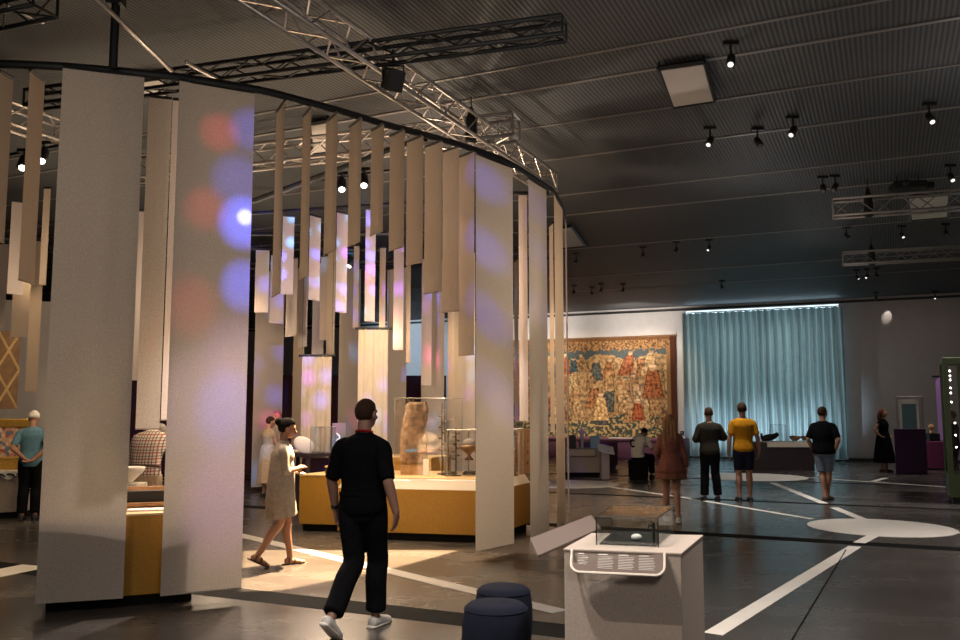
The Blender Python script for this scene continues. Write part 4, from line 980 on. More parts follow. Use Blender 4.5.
bm = B(); slab(bm, a, b, zz2 - .1, z1, .02); part('cloth', bm, 'lilac_cloth', t); bm = B(); tube(bm, [(a.x - .1, a.y, z1 + .03), (b.x + .1, b.y, z1 + .03)], .03, n=8, sub=1); tube(bm, [(b.x + .08, b.y, 0), (b.x + .08, b.y, z1 + .03)], .03, n=8, sub=1); part('pole', bm, 'black', t)
# green showcase at the right edge
ga = Z(948, 503); yv = ga.y; zt_ = DY(947, 363, yv).z
t = thing('showcase', 'green framed glass showcase cut off by the right edge', 'showcase', (ga.x + .8, yv, 0))
c0 = DY(945.5, 420, yv); c0.z = 0
def SC(u, v, z=0): return c0 + WD * u + WN * v + Vector((0, 0, z))
def sbox(u0, u1, v0, v1, z0, z1, nm, m, bev=0): bm = B(); prism(bm, [SC(u0, v0)[:2], SC(u1, v0)[:2], SC(u1, v1)[:2], SC(u0, v1)[:2]], z0, z1); return part(nm, bm, m, t, bevel=bev)
zb_ = DY(947, 474, yv).z
sbox(.05, 1.55, .05, 1.15, 0, .1, 'plinth', 'black'); sbox(0, 1.6, 0, 1.2, .1, zb_, 'base', 'green_metal', .01)
for u, v in ((0, 0), (1.51, 0), (1.51, 1.11), (0, 1.11)): sbox(u, u + .09, v, v + .09, zb_, zt_, 'post', 'green_metal')
sbox(0, 1.6, 0, 1.2, zt_, zt_ + .1, 'roof', 'green_metal', .01)
sbox(.09, 1.51, .02, .03, zb_, zt_, 'glass_pane', 'glass'); sbox(.02, .03, .09, 1.11, zb_, zt_, 'glass_pane', 'glass')
sbox(.30, 1.51, 1.13, 1.16, zb_, zt_, 'back_panel', 'green_metal')
for py in (371, 376, 380, 388, 393, 402, 423, 435, 447):
    p = SC(.12 if py < 410 else .16, .12, DY(947, py, yv + .1).z); bm = B(); ball(bm, p, .016, 8, 6); part('led', bm, 'led', t)

# ------------------------------------------------------------------ people
def remesh(bm, vox, smooth=4):
    bmesh.ops.recalc_face_normals(bm, faces=bm.faces)
    me = bpy.data.meshes.new('tmp'); bm.to_mesh(me); bm.free(); o = bpy.data.objects.new('tmp', me); C.objects.link(o)
    r = o.modifiers.new('r', 'REMESH'); r.mode = 'VOXEL'; r.voxel_size = vox
    s = o.modifiers.new('s', 'SMOOTH'); s.factor = .5; s.iterations = smooth
    dg = bpy.context.evaluated_depsgraph_get(); dg.update()
    m2 = bpy.data.meshes.new_from_object(o.evaluated_get(dg)); bpy.data.objects.remove(o); bpy.data.meshes.remove(me)
    return m2
def link_mesh(name, me, m, parent):
    me.name = name; o = bpy.data.objects.new(name, me); C.objects.link(o); o.parent = parent
    me.materials.clear()
    for x in (m if isinstance(m, (list, tuple)) else [m]): me.materials.append(M[x])
    for p in me.polygons: p.use_smooth = True
    return o
V = Vector
MALE = [(-.2, .13, .10), (0, .168, .118), (.28, .150, .108), (.55, .165, .120), (.78, .182, .122), (.92, .14, .092), (1.0, .068, .064)]
FEM = [(-.2, .14, .105), (0, .172, .122), (.3, .125, .098), (.55, .140, .108), (.72, .150, .122), (.91, .115, .082), (1.0, .056, .052)]
def person(label, pos, yaw, H, sex='m', J=None, skin='skin_fair', top=None, sleeve=1.0, topm='cloth_black', hem=-.12, legs=None, legm='cloth_black', leglen=1.0,
           skirt=None, skirtm=None, hair='short', hairm='hair_brown', shoes='shoe_black', sandals=False, vox=.011, group=None, face=(0, 0), collar=None, belt=None, girth=1.0, loose=.018, extra=None):
    s = H / 1.75
    d = dict(pel=(0, 0, .93), neck=(0, -.01, 1.475), head=(0, .02, 1.635), mid=(0, .015, 1.2),
             sL=(-.172, -.005, 1.375), eL=(-.225, -.03, 1.13), wL=(-.235, .04, .885), fL=(0.1, .35, -1),
             sR=(.172, -.005, 1.375), eR=(.225, -.03, 1.13), wR=(.235, .04, .885), fR=(-.1, .35, -1),
             hL=(-.085, 0, .91), kL=(-.09, .03, .50), aL=(-.095, -.02, .09), tL=(-.05, 1, 0),
             hR=(.085, 0, .91), kR=(.09, .03, .50), aR=(.095, -.02, .09), tR=(.05, 1, 0), curl=.5)
    if sex == 'f':
        for k in 'LR':
            q = -1 if k == 'L' else 1
            d['s' + k] = (q * .145, -.005, 1.378); d['e' + k] = (q * .185, -.03, 1.14); d['w' + k] = (q * .2, .04, .90)
    d.update(J or {})
    g = {k: (V(v) * s if isinstance(v, tuple) else v) for k, v in d.items()}
    for k in ('fL', 'fR', 'tL', 'tR'): g[k] = V(d[k])
    root = thing('person', label, 'person', pos, group, yaw)
    prof = FEM if sex == 'f' else MALE
    thin = .86 if sex == 'f' else 1.0
    pel, mid, neck = g['pel'], g['mid'], g['neck']
    def spine(t):
        if t < 0: return pel + V((0, 0, t * .5 * s))
        # quadratic through pel, mid, neck
        c = (mid - pel * .25 - neck * .25) * 2
        return pel * (1 - t) ** 2 + c * (2 * t * (1 - t)) + neck * t * t
    shl = (g['sR'] - g['sL']).normalized(); hpl = (g['hR'] - g['hL']).normalized()
    def torso(bm, infl, t0=-.2, t1=1.0, grow=1.0):
        ts = [p[0] for p in prof]
        pts, rr = [], []
        full = [t0] + [t for t in ts if t0 < t < t1] + [t1]
        for t in full:
            for (a, b) in zip(prof, prof[1:]):
                if a[0] <= t <= b[0] + 1e-6:
                    f = (t - a[0]) / (b[0] - a[0]); rx = a[1] + (b[1] - a[1]) * f; ry = a[2] + (b[2] - a[2]) * f; break
            else: rx, ry = prof[0][1:] if t < prof[0][0] else prof[-1][1:]
            gg = girth if t < .75 else 1.0
            pts.append(spine(t)); rr.append((rx * s * grow * (1 + (gg - 1) * .6) + infl, ry * s * grow * gg + infl))
        tube(bm, pts, rr, n=20, side=(shl + hpl).normalized(), sub=3, cap=.25)
    def arm(bm, k, infl=0.0, frac=2.0, rs=1.0):
        S, E, W = g['s' + k], g['e' + k], g['w' + k]; inn = S + (neck - S) * .55; inn.z = S.z + .022 * s
        r = [.042 * s, .052 * s * thin, .048 * s * thin, .041 * s * thin, .042 * s * thin, .036 * s * thin, .027 * s * thin]
        P = [inn, S, S + (E - S) * .45, E, E + (W - E) * .25, E + (W - E) * .6, W]
        par = [-.5, 0, .45, 1.0, 1.25, 1.6, 2.0]
        pts = []; rr = []
        for i, q in enumerate(par):
            if q <= frac + 1e-6: pts.append(P[i]); rr.append((r[i] * rs + infl))
            else:
                f = (frac - par[i - 1]) / (q - par[i - 1])
                if f > .02: pts.append(P[i - 1] + (P[i] - P[i - 1]) * f); rr.append((r[i - 1] + (r[i] - r[i - 1]) * f) * rs + infl)
                break
        tube(bm, pts, rr, n=12, sub=3, cap=.3)
    def leg(bm, k, infl=0.0, frac=2.0, straight=0.0):
        Hh, K, A = g['h' + k], g['k' + k], g['a' + k]
        fw = V((0, .015 * s, 0)); back = V((0, -.018 * s, 0))
        P = [Hh + V((0, 0, .03 * s)), Hh + (K - Hh) * .25, Hh + (K - Hh) * .65, K, K + (A - K) * .3 + back, K + (A - K) * .7, A]
        r = [.088, .088, .07, .056, .057, .042, .036]; par = [0, .25, .65, 1.0, 1.3, 1.7, 2.0]
        pts = []; rr = []
        for i, q in enumerate(par):
            ri = r[i] * s; ri = ri * (1 - straight) + max(ri, .072 * s) * straight
            if q <= frac + 1e-6: pts.append(P[i]); rr.append(ri + infl); last = ri
            else:
                f = (frac - par[i - 1]) / (q - par[i - 1])
                if f > .02: pts.append(P[i - 1] + (P[i] - P[i - 1]) * f); rr.append(last * (1 - f) + ri * f + infl)
                break
        tube(bm, pts, rr, n=14, sub=3, cap=.2)
    def foot(bm, k, infl=0.0, ankle=True):
        A = g['a' + k]; t = g['t' + k].normalized(); up = V((0, 0, 1)); up = (up - t * up.dot(t)).normalized(); sd_ = t.cross(up)
        b = A - up * .05 * s
        tube(bm, [b - t * .055 * s - up * .0 * s, b - t * .02 * s, b + t * .06 * s - up * .005 * s, b + t * .13 * s - up * .012 * s, b + t * .18 * s - up * .016 * s],
             [(.030 * s + infl, .034 * s + infl), (.035 * s + infl, .038 * s + infl), (.038 * s + infl, .034 * s + infl), (.044 * s + infl, .024 * s + infl), (.034 * s + infl, .018 * s + infl)], n=12, side=sd_, sub=3, cap=.5)
        tube(bm, [A + up * (.02 if ankle else -.022) * s, b], [.036 * s + infl * .6, .036 * s + infl * .6], n=12, sub=1, cap=.3)
    def hand(bm, k):
        W = g['w' + k]; f = g['f' + k].normalized(); E = g['e' + k]
        q = 1 if k == 'R' else -1
        # palm faces the thigh; thumb points forward
        thumb = V((0, 1, .0)) if abs(f.y) < .8 else V((-q, 0, .3)); thumb = (thumb - f * thumb.dot(f)).normalized(); n = f.cross(thumb).normalized()
        if n.x * q > 0: n = -n     # towards the body
        c = d['curl']
        K = W + f * .085 * s
        tube(bm, [W - f * .01 * s, W + f * .04 * s, K], [(.024 * s, .02 * s), (.038 * s, .016 * s), (.042 * s, .014 * s)], n=12, side=thumb, sub=3)
        for i, (o_, ln) in enumerate(((.030, .072), (.010, .082), (-.011, .076), (-.031, .060))):
            b = K + thumb * o_ * s - f * .008 * s; d1_ = (f + n * c * .5).normalized(); d2_ = (f + n * c * 1.4).normalized()
            tube(bm, [b, b + d1_ * ln * .5 * s, b + d1_ * ln * .5 * s + d2_ * ln * .5 * s], [.0105 * s, .0098 * s, .0085 * s], n=8, sub=2)
        b = W + f * .03 * s + thumb * .028 * s; d1_ = (f * .75 + thumb * .7 + n * .2).normalized(); d2_ = (f + n * .3 + thumb * .1).normalized()
        tube(bm, [b, b + d1_ * .042 * s, b + d1_ * .042 * s + d2_ * .032 * s], [.014 * s, .012 * s, .009 * s], n=8, sub=2)
    # ---- head frame
    hc = g['head']; hy, hp = face
    R = Matrix.Rotation(hy, 3, 'Z') @ Matrix.Rotation(hp, 3, 'X')
    def Hd(x, y, z): return hc + R @ V((x * s, y * s, z * s)) * 1.05
    bm = B()
    torso(bm, 0)
    for k in 'LR': arm(bm, k); leg(bm, k); foot(bm, k); hand(bm, k)
    tube(bm, [spine(.93), neck + V((0, 0, .02 * s)), hc + R @ V((0, -.025 * s, -.06 * s))], [.066 * s * thin, .056 * s * thin, .055 * s * thin], n=14, sub=3)
    # skull, jaw, face
    def oval(c, r):
        mtx = Matrix.Translation(Hd(*c)) @ R.to_4x4() @ Matrix.Diagonal((r[0] * s * 1.05, r[1] * s * 1.05, r[2] * s * 1.05, 1)); bmesh.ops.create_uvsphere(bm, u_segments=20, v_segments=14, radius=1, matrix=mtx)
    oval((0, -.008, .022), (.074, .095, .092)); oval((0, .018, -.042), (.058, .068, .070)); oval((0, .045, -.078), (.032, .036, .028))
    tube(bm, [Hd(0, .082, .012), Hd(0, .098, -.012), Hd(0, .112, -.026), Hd(0, .092, -.035)], [(.010 * s, .010 * s), (.012 * s, .012 * s), (.016 * s, .013 * s), (.014 * s, .008 * s)], n=8, side=R @ V((1, 0, 0)), sub=2)
    for q in (-1, 1):
        tube(bm, [Hd(q * .012, .083, .022), Hd(q * .03, .083, .027), Hd(q * .05, .07, .02)], .009 * s, n=8, sub=2)
        oval((q * .032, .074, .006), (.012, .010, .008)); oval((q * .042, .055, -.025), (.022, .024, .018))
        oval((q * .076, -.005, -.008), (.009, .020, .032))
    oval((0, .082, -.056), (.024, .012, .007)); oval((0, .08, -.067), (.020, .012, .007))
    me = remesh(bm, vox, 3)
    o = link_mesh('body', me, [skin, 'eye', 'lip'], root)
    el, er, mo = Hd(-.032, .085, .005), Hd(.032, .085, .005), Hd(0, .092, -.061)
    for p in me.polygons:
        c = p.center
        if (c - el).length < .013 * s or (c - er).length < .013 * s: p.material_index = 1
        elif abs((R.transposed() @ (c - mo)).z) < .010 * s and (c - mo).length < .024 * s: p.material_index = 2
    # ---- clothes
    if top:
        bm = B(); torso(bm, loose * s, hem, .965)
        for k in 'LR': arm(bm, k, (loose * .72) * s, sleeve)
        if collar: tube(bm, [spine(.94), spine(1.0) + V((0, 0, .012 * s))], [(.082 * s, .078 * s), (.070 * s, .067 * s)], n=16, side=shl, sub=2, cap=.1)
        link_mesh(top, remesh(bm, .011, 3), topm, root)
    if legs:
        bm = B(); torso(bm, .012 * s, -.2, .20)
        for k in 'LR': leg(bm, k, .016 * s, leglen, .75 if leglen > 1.2 else .5)
        tube(bm, [pel + V((0, 0, -.02 * s)), pel + V((0, 0, -.14 * s))], [(.13 * s, .10 * s), (.07 * s, .085 * s)], n=14, side=hpl, sub=2)
        link_mesh(legs, remesh(bm, .011, 3), legm, root)
    if skirt:
        bm = B(); pts = []; rr = []
        for (z, rx, ry, y) in skirt: pts.append(V((0, y, z)) * s); rr.append((rx * s, ry * s))
        tube(bm, pts, rr, n=28, side=(1, 0, 0), sub=3, cap=.02)
        for v in bm.verts:                # folds
            an = math.atan2(v.co.y, v.co.x); f = max(0, (pts[0].z - v.co.z) / max(.05, pts[0].z - pts[-1].z)); v.co.x *= 1 + .035 * f * math.sin(an * 9); v.co.y *= 1 + .05 * f * math.sin(an * 9 + 1)
        link_mesh('skirt', remesh(bm, .011, 2), skirtm or topm, root)
    if belt:
        bm = B(); tube(bm, [spine(.14), spine(.20)], [((.165 + .022) * s, (.116 + .022) * s)] * 2, n=24, side=hpl, sub=1, cap=.05); link_mesh('belt', remesh(bm, .008, 1), belt, root)
    # ---- shoes
    for k in 'LR':
        bm = B()
        if sandals:
            A = g['a' + k]; t = g['t' + k].normalized(); up = (V((0, 0, 1)) - t * t.z).normalized(); sd_ = t.cross(up); b = A - up * .088 * s
            tube(bm, [b - t * .09 * s, b - t * .03 * s, b + t * .08 * s, b + t * .15 * s, b + t * .215 * s], [(.032 * s, .010), (.036 * s, .010), (.04 * s, .010), (.048 * s, .010), (.036 * s, .009)], n=12, side=sd_, sub=2)
            for (u_, h_, w_) in ((.13, .048, .05), (.06, .075, .046), (-.01, .10, .044)):
                tube(bm, [b + t * u_ * s + sd_ * (w_ * s * math.cos(a_ * PI / 8)) + up * (h_ * s * math.sin(a_ * PI / 8)) for a_ in range(9)], (.006, .012), n=6, sub=1)
            link_mesh('sandal', remesh(bm, .006, 1), 'leather', root)
        else:
            foot(bm, k, .010 * s, False)
            A = g['a' + k]; t = g['t' + k].normalized(); up = (V((0, 0, 1)) - t * t.z).normalized(); sd_ = t.cross(up); b = A - up * .082 * s
            sh_ = link_mesh('shoe', remesh(bm, .009, 2), shoes, root)
            bm = B(); tube(bm, [b - t * .075 * s, b, b + t * .1 * s, b + t * .2 * s], [(.036 * s, .014), (.043 * s, .014), (.052 * s, .014), (.037 * s, .012)], n=14, side=sd_, sub=2)
            link_mesh('sole', bm_to(bm), 'cream' if shoes == 'shoe_white' else 'black', sh_)
    # ---- hair
    def cap(line, grow=1.07, back=.0, lowback=-.055, side_low=-.02, front=.055):
        bm = B(); bmesh.ops.create_uvsphere(bm, u_segments=32, v_segments=24, radius=1)
        for v in bm.verts:
            n_ = v.co.copy(); x, y, z = n_
            low = lowback if y < -.2 else (front if y > .45 else side_low + (front - side_low) * max(0, (y + .05)) / .5 if y > -.05 else lowback + (side_low - lowback) * (y + .2) / .15)
            p = V((n_.x * .074, n_.y * .095 - .008, n_.z * .092 + .022))
            k_ = grow if p.z > low + .012 else (grow - (grow - .86) * min(1, (low + .012 - p.z) / .02))
            jit = 1 + .02 * noise.noise(n_ * 9)
            p = V((p.x * k_ * jit, (p.y + .008) * k_ * jit - .008 - back, (p.z - .022) * k_ * jit + .022))
            v.co = Hd(*p)
        return bm
    if hair == 'short': link_mesh('hair', remesh(cap(0), .008, 1), hairm, root)
    elif hair == 'crop': link_mesh('hair', remesh(cap(0, 1.035, lowback=-.05), .008, 1), hairm, root)
    elif hair == 'bald': link_mesh('hair', remesh(cap(0, 1.03, lowback=-.05, front=.3, side_low=.02), .008, 1), hairm, root)
    elif hair == 'bun':
        bm = cap(0, 1.12, .004, lowback=-.06, side_low=-.03)
        bmesh.ops.create_uvsphere(bm, u_segments=16, v_segments=12, radius=1, matrix=Matrix.Translation(Hd(0, -.115, .055)) @ Matrix.Scale(.048 * s, 4)); link_mesh('hair', remesh(bm, .008, 1), hairm, root)
    elif hair in ('long', 'bob'):
        bm = cap(0, 1.13, .006, lowback=-.09, side_low=-.07, front=.06); ln = .42 if hair == 'long' else .16
        for q in (-.055, -.02, .02, .055):
            tube(bm, [Hd(q, -.06, .05), Hd(q * 1.25, -.10, -.04), Hd(q * 1.5, -.105, -.04 - ln * .45), Hd(q * 1.3, -.10, -.04 - ln * .8), Hd(q * .9, -.09, -.04 - ln)], [.03 * s, .038 * s, .036 * s, .03 * s, .012 * s], n=10, sub=3)
        for q in (-1, 1): tube(bm, [Hd(q * .06, 0, .03), Hd(q * .08, -.02, -.05), Hd(q * .085, -.05, -.05 - ln * .4)], [.03 * s, .03 * s, .014 * s], n=10, sub=3)
        link_mesh('hair', remesh(bm, .008, 1), hairm, root)
    elif hair == 'capped':
        link_mesh('hat', remesh(cap(0, 1.12, lowback=-.01, side_low=.02, front=.05), .008, 1), hairm, root)
    if extra: extra(root, g, s, Hd, spine)
    return root

# 1 man in black, foreground
def ex1(root, g, s, Hd, spine):
    bm = B(); tube(bm, [spine(1.0) + V((.066 * math.cos(a_ * PI / 12), .064 * math.sin(a_ * PI / 12), .018 - .012 * math.sin(a_ * PI / 12))) * s for a_ in range(24)], (.005, .010), n=6, sub=1, closed=True)
    link_mesh('lanyard', bm_to(bm), 'cloth_red', root)
    W = g['wL']; bm = B(); d = (g['wL'] - g['eL']).normalized(); tube(bm, [W - d * .045, W - d * .015], [.034, .034], n=14, sub=1, cap=.1); link_mesh('watch', bm_to(bm), 'black', root)
def bm_to(bm):
    bmesh.ops.recalc_face_normals(bm, faces=bm.faces); me = bpy.data.meshes.new('x'); bm.to_mesh(me); bm.free(); return me
p1 = Vector((-.93, 6.90, 0))
person('man in black shirt and black trousers walking away in the foreground, red lanyard at neck', p1, math.radians(-20), 1.79, 'm',
       dict(pel=(0, .02, .925), neck=(0, .03, 1.475), head=(0, .06, 1.63), mid=(0, .03, 1.2),
            eL=(-.25, -.02, 1.13), wL=(-.26, .06, .89), eR=(.26, -.08, 1.14), wR=(.32, -.05, .89), fR=(-.2, .25, -1), fL=(.05, .3, -1),
            hL=(-.085, .0, .91), kL=(-.06, -.0, .50), aL=(-.06, -.33, .165), tL=(.02, 1, -.75),
            hR=(.085, .04, .91), kR=(.06, .17, .50), aR=(.045, .17, .09), tR=(.08, 1, .0)),
       skin='skin_dim', top='shirt', sleeve=.98, topm='cloth_black', hem=-.10, legs='trousers', legm='cloth_dark', leglen=1.92, hair='crop', hairm='hair_brown', shoes='shoe_white', vox=.007, collar=True, belt='cloth_black', face=(math.radians(-4), 0), extra=ex1, loose=.024)
# 2 woman in grey shirt dress
p2 = Z(279, 566)
person('woman in a grey shirt dress and brown sandals walking right past the mustard table', p2, math.radians(-66), 1.60, 'f',
       dict(neck=(0, .02, 1.475), head=(0, .065, 1.635), mid=(0, .01, 1.2), eL=(-.19, .02, 1.13), wL=(-.02, .20, 1.10), fL=(1, .3, .1), eR=(.19, .02, 1.13), wR=(.06, .23, 1.16), fR=(-1, .3, .25),
            kL=(-.07, .10, .50), aL=(-.06, .14, .09), tL=(0, 1, 0), kR=(.07, -.02, .50), aR=(.06, -.26, .16), tR=(0, 1, -.5)),
       skin='skin_tan', top='dress_top', sleeve=1.15, topm='cloth_linen', hem=.35, skirt=[(1.38, .135, .11, .0), (1.28, .158, .135, .0), (1.12, .178, .155, .005), (.95, .195, .165, .0), (.75, .20, .18, .0), (.58, .20, .185, .02)], skirtm='cloth_linen', hair='bun', hairm='hair_black', sandals=True, vox=.008, face=(math.radians(-12), math.radians(-12)), collar=True)
# 3 woman in beige dress, back left
p3 = Z(267, 497)
person('woman in a long beige dress standing far left of the white hanging cloth', p3, math.radians(-35), 1.58, 'f', dict(head=(0, .05, 1.62), eR=(.2, .05, 1.15), wR=(.12, .25, 1.2), fR=(-.5, 1, .2), eL=(-.2, .05, 1.15), wL=(-.1, .25, 1.2), fL=(.5, 1, .2)),
       top='dress_top', sleeve=.35, topm='cloth_beige', skirt=[(1.12, .16, .14, 0), (.95, .20, .17, 0), (.6, .23, .21, 0), (.30, .25, .23, 0)], skirtm='cloth_beige', hair='short', hairm='hair_brown', shoes='shoe_black', face=(-.3, -.25))
# 4 person with pink hair behind her
p4 = Z(276, 493)
person('person with pink hair and grey top half hidden behind the woman in beige', p4, math.radians(150), 1.68, 'f', dict(eR=(.2, .05, 1.15), wR=(.1, .22, 1.25), fR=(-.5, 1, .4)), top='shirt', sleeve=1.0, topm='cloth_linen', legs='trousers', legm='cloth_dark', leglen=1.9, hair='short', hairm='hair_pink')
# 5 man in blue shirt at the left edge
p5 = Z(28, 520)
person('man in a blue short-sleeved shirt with hands behind his back before the gold framed picture', p5, math.radians(18), 1.70, 'm', dict(head=(0, .06, 1.615), eL=(-.26, -.12, 1.15), wL=(-.06, -.17, .97), fL=(1, -.1, -.3), eR=(.26, -.12, 1.15), wR=(.05, -.18, .95), fR=(-1, -.1, -.3)),
       skin='skin_tan', top='shirt', sleeve=.8, topm='cloth_blue', hem=-.15, legs='trousers', legm='cloth_dark', leglen=1.92, hair='capped', hairm='hair_white', shoes='shoe_black', collar=True, face=(.1, -.25))
# 6 bending person in plaid
p6 = DY(147.5, 440, 10.4); p6.z = 0
person('person in a red and white plaid shirt bending over between the wide left banners', p6, math.radians(0), 1.74, 'm', dict(pel=(0, -.05, .93), mid=(0, .02, 1.22), neck=(0, .24, 1.40), head=(0, .40, 1.42), sL=(-.19, .19, 1.36), sR=(.19, .19, 1.36), eL=(-.25, .16, 1.08), eR=(.25, .16, 1.08), wL=(-.20, .40, 1.02), wR=(.20, .40, 1.02), fL=(.2, 1, 0), fR=(-.2, 1, 0)),
       top='shirt', sleeve=1.7, topm='plaid', hem=.0, legs='trousers', legm='cloth_khaki', leglen=1.92, hair='short', hairm='hair_grey', belt='leather', face=(0, -.9), girth=1.1)
# 7 woman in rust dress
p7 = Z(672, 522)
person('woman with long light brown hair in a rust ruffled dress behind the pedestal', p7, math.radians(-8), 1.63, 'f', dict(head=(-.01, .03, 1.63), eL=(-.21, .02, 1.14), wL=(-.16, .20, 1.0), fL=(.4, 1, -.3), eR=(.215, -.02, 1.12), wR=(.25, -.02, .87), fR=(0, .2, -1), kL=(-.075, .12, .50), aL=(-.07, .20, .09), kR=(.085, .0, .5), aR=(.095, -.14, .10), tR=(.1, 1, -.1)),
       skin='skin_tan', top='dress_top', sleeve=1.9, topm='cloth_rust', skirt=[(1.10, .15, .13, 0), (.95, .20, .18, -.01), (.83, .245, .22, -.01), (.815, .225, .20, -.01), (.70, .27, .235, -.01)], hair='long', hairm='hair_blond', shoes='shoe_white', vox=.009)
# 8 seated person
p8 = Z(640, 479.5)
def ex8(root, g, s, Hd, spine):
    bm = B(); c = V((-.03, -.02, 0)); base = spine(.62) + V((-.05, -.165, 0)) * s
    pts = [base + V((.075 * math.cos(a_ * PI / 10), -.01, .085 * math.sin(a_ * PI / 10))) for a_ in range(3, 18)]
    tube(bm, pts, (.016, .012), n=6, sub=1); tube(bm, [pts[-1], pts[-1] + V((-.06, 0, .0))], (.016, .012), n=6, sub=1); link_mesh('back_mark', bm_to(bm), 'cloth_black', root)
person('seated bowed person in a pale jersey with a dark curved mark on the back', p8 + V((.05, .3, 0)), math.radians(-40), 1.72, 'm', dict(pel=(0, -.08, .56), mid=(0, -.08, .83), neck=(0, .13, 1.06), head=(0, .28, 1.15), sL=(-.18, .10, 1.0), sR=(.18, .10, 1.0), eL=(-.24, .2, .75), eR=(.24, .2, .75), wL=(-.1, .40, .78), wR=(.1, .40, .78), fL=(.5, 1, .2), fR=(-.5, 1, .2),
       hL=(-.09, 0, .54), kL=(-.12, .42, .52), aL=(-.12, .40, .09), hR=(.09, 0, .54), kR=(.12, .42, .52), aR=(.12, .40, .09)), skin='skin_dim', top='jersey', sleeve=.9, topm='cloth_white', hem=.0, legs='trousers', legm='cloth_black', leglen=1.9, hair='short', hairm='hair_black', face=(0, -.7), extra=ex8)
# 9 man in dark olive jumper
p9 = Z(711, 500.5)
person('man in a dark olive jumper with folded arms, left of the man in yellow', p9, math.radians(-4), 1.75, 'm', dict(eL=(-.27, -.02, 1.14), wL=(-.05, .20, 1.14), fL=(1, .2, 0), eR=(.30, .03, 1.17), wR=(.05, .22, 1.18), fR=(-1, .2, 0), kL=(-.10, .02, .5), aL=(-.12, -.02, .09), kR=(.10, .02, .5), aR=(.13, -.02, .09)),
       skin='skin_dim', top='jumper', sleeve=1.9, topm='cloth_olive', hem=-.12, legs='trousers', legm='cloth_dark', leglen=1.95, hair='bald', hairm='hair_brown', loose=.026)
# 10 man in yellow
p10 = Z(745, 501)
person('man in a yellow t-shirt and dark shorts looking at the curtain', p10, math.radians(-6), 1.84, 'm', dict(eL=(-.24, -.03, 1.12), wL=(-.26, .0, .87), eR=(.25, -.02, 1.12), wR=(.28, .03, .87)), skin='skin_tan', top='t_shirt', sleeve=.75, topm='cloth_yellow', hem=-.08, legs='shorts', legm='cloth_navy', leglen=.86, hair='short', hairm='hair_brown', shoes='shoe_black', face=(-.3, .12), loose=.024)
# 11 man in black polo
p11 = Z(826, 500.5)
person('man in a black polo shirt and grey-blue shorts with a hand in his pocket', p11, math.radians(-28), 1.76, 'm', dict(pel=(0, 0, .93), eL=(-.27, -.04, 1.14), wL=(-.20, .06, .92), fL=(.1, .3, -1), eR=(.27, -.10, 1.14), wR=(.20, -.02, .93), fR=(-.15, .2, -1), kL=(-.05, .0, .5), aL=(.0, -.06, .09), tL=(-.3, 1, 0), kR=(.07, .03, .5), aR=(.02, .10, .09), tR=(.35, 1, 0)),
       skin='skin_tan', top='polo_shirt', sleeve=.85, topm='cloth_black', hem=-.1, legs='shorts', legm='cloth_denim', leglen=.9, hair='short', hairm='hair_brown', shoes='leather', girth=1.25, collar=True, face=(-.45, 0), loose=.028)
# 12 woman in black dress
p12 = Z(885, 472)
person('woman in a long black sleeveless dress left of the plum pedestal', p12, math.radians(-150), 1.72, 'f', dict(eL=(-.22, -.06, 1.14), wL=(-.14, .10, 1.0), fL=(.5, .7, -.4), eR=(.30, -.06, 1.17), wR=(.19, .06, 1.0), fR=(-.6, .4, -.4)), skin='skin_tan', top='dress_top', sleeve=.15, topm='cloth_black', skirt=[(1.12, .16, .14, 0), (.95, .21, .18, 0), (.6, .27, .24, 0), (.26, .31, .28, 0)], hair='bob', hairm='hair_auburn', shoes='leather', face=(.5, 0))
# 13 dark figure behind the showcase
p13 = DY(953, 430, 19.6); p13.z = 0
person('person in black seen through the green showcase at the right edge', p13, math.radians(60), 1.68, 'm', {}, skin='skin_tan', top='shirt', sleeve=1.9, topm='cloth_black', legs='trousers', legm='cloth_black', leglen=1.95, hair='short', hairm='hair_auburn')

# ------------------------------------------------------------------ light
w = bpy.data.worlds.new('world'); bpy.context.scene.world = w; w.use_nodes = True
w.node_tree.nodes['Background'].inputs['Color'].default_value = (.5, .45, .42, 1); w.node_tree.nodes['Background'].inputs['Strength'].default_value = .02
WARM = (1, .72, .42); SOFT = (1, .82, .66); COOL = (.75, .88, 1)
# warm lamps inside the circle over the tables
for (x, y, tx, ty, tz, e, dg) in ((-1.2, 11.2, -1.3, 10.4, 0, 420, 80), (-2.3, 12.8, -2.6, 10.0, 0, 420, 75), (-.6, 13.4, -.6, 11.9, .8, 300, 60), (-1.6, 13.2, -1.7, 14.8, 1.6, 300, 50), (-2.9, 13.3, -2.9, 15.2, 1.5, 420, 45),
                             (-.2, 14, .1, 16.8, 1.5, 400, 55), (-3.2, 10.5, -2.2, 8.3, .5, 260, 60), (-5, 14.5, -4.4, 18.4, 1.4, 350, 55), (0.3, 13.5, 1.3, 13.4, .3, 300, 60), (-3.8, 11.5, -3.6, 9.0, .8, 260, 70), (-7.2, 12.0, -7.3, 13.6, .9, 200, 50), (-6.9, 13.5, -7.9, 15.6, 2.4, 200, 50)):
    spot((x, y, 4.5), (tx, ty, tz), e * .40, WARM, dg, .6, .08)
for x, y, z, e in ((-2.0, 12.0, 2.4, 90), (-6.0, 12.5, 3.4, 40), (-3.4, 10.0, 3.0, 26), (-.3, 12.4, 3.2, 60), (-1.6, 15.6, 3.0, 35), (-4.6, 15.5, 3.0, 50)): point((x, y, z), e, (1, .76, .52), .4)  # added unseen points, lift the warm ambient inside the circle
for (x, y, tx, ty, e, dg) in ((-1.9, 10.2, -1.7, 9.6, 260, 62), (-.9, 11.0, -.5, 10.5, 200, 55)): spot((x, y, 4.6), (tx, ty, 0), e, (1, .76, .48), dg, .7, .06)
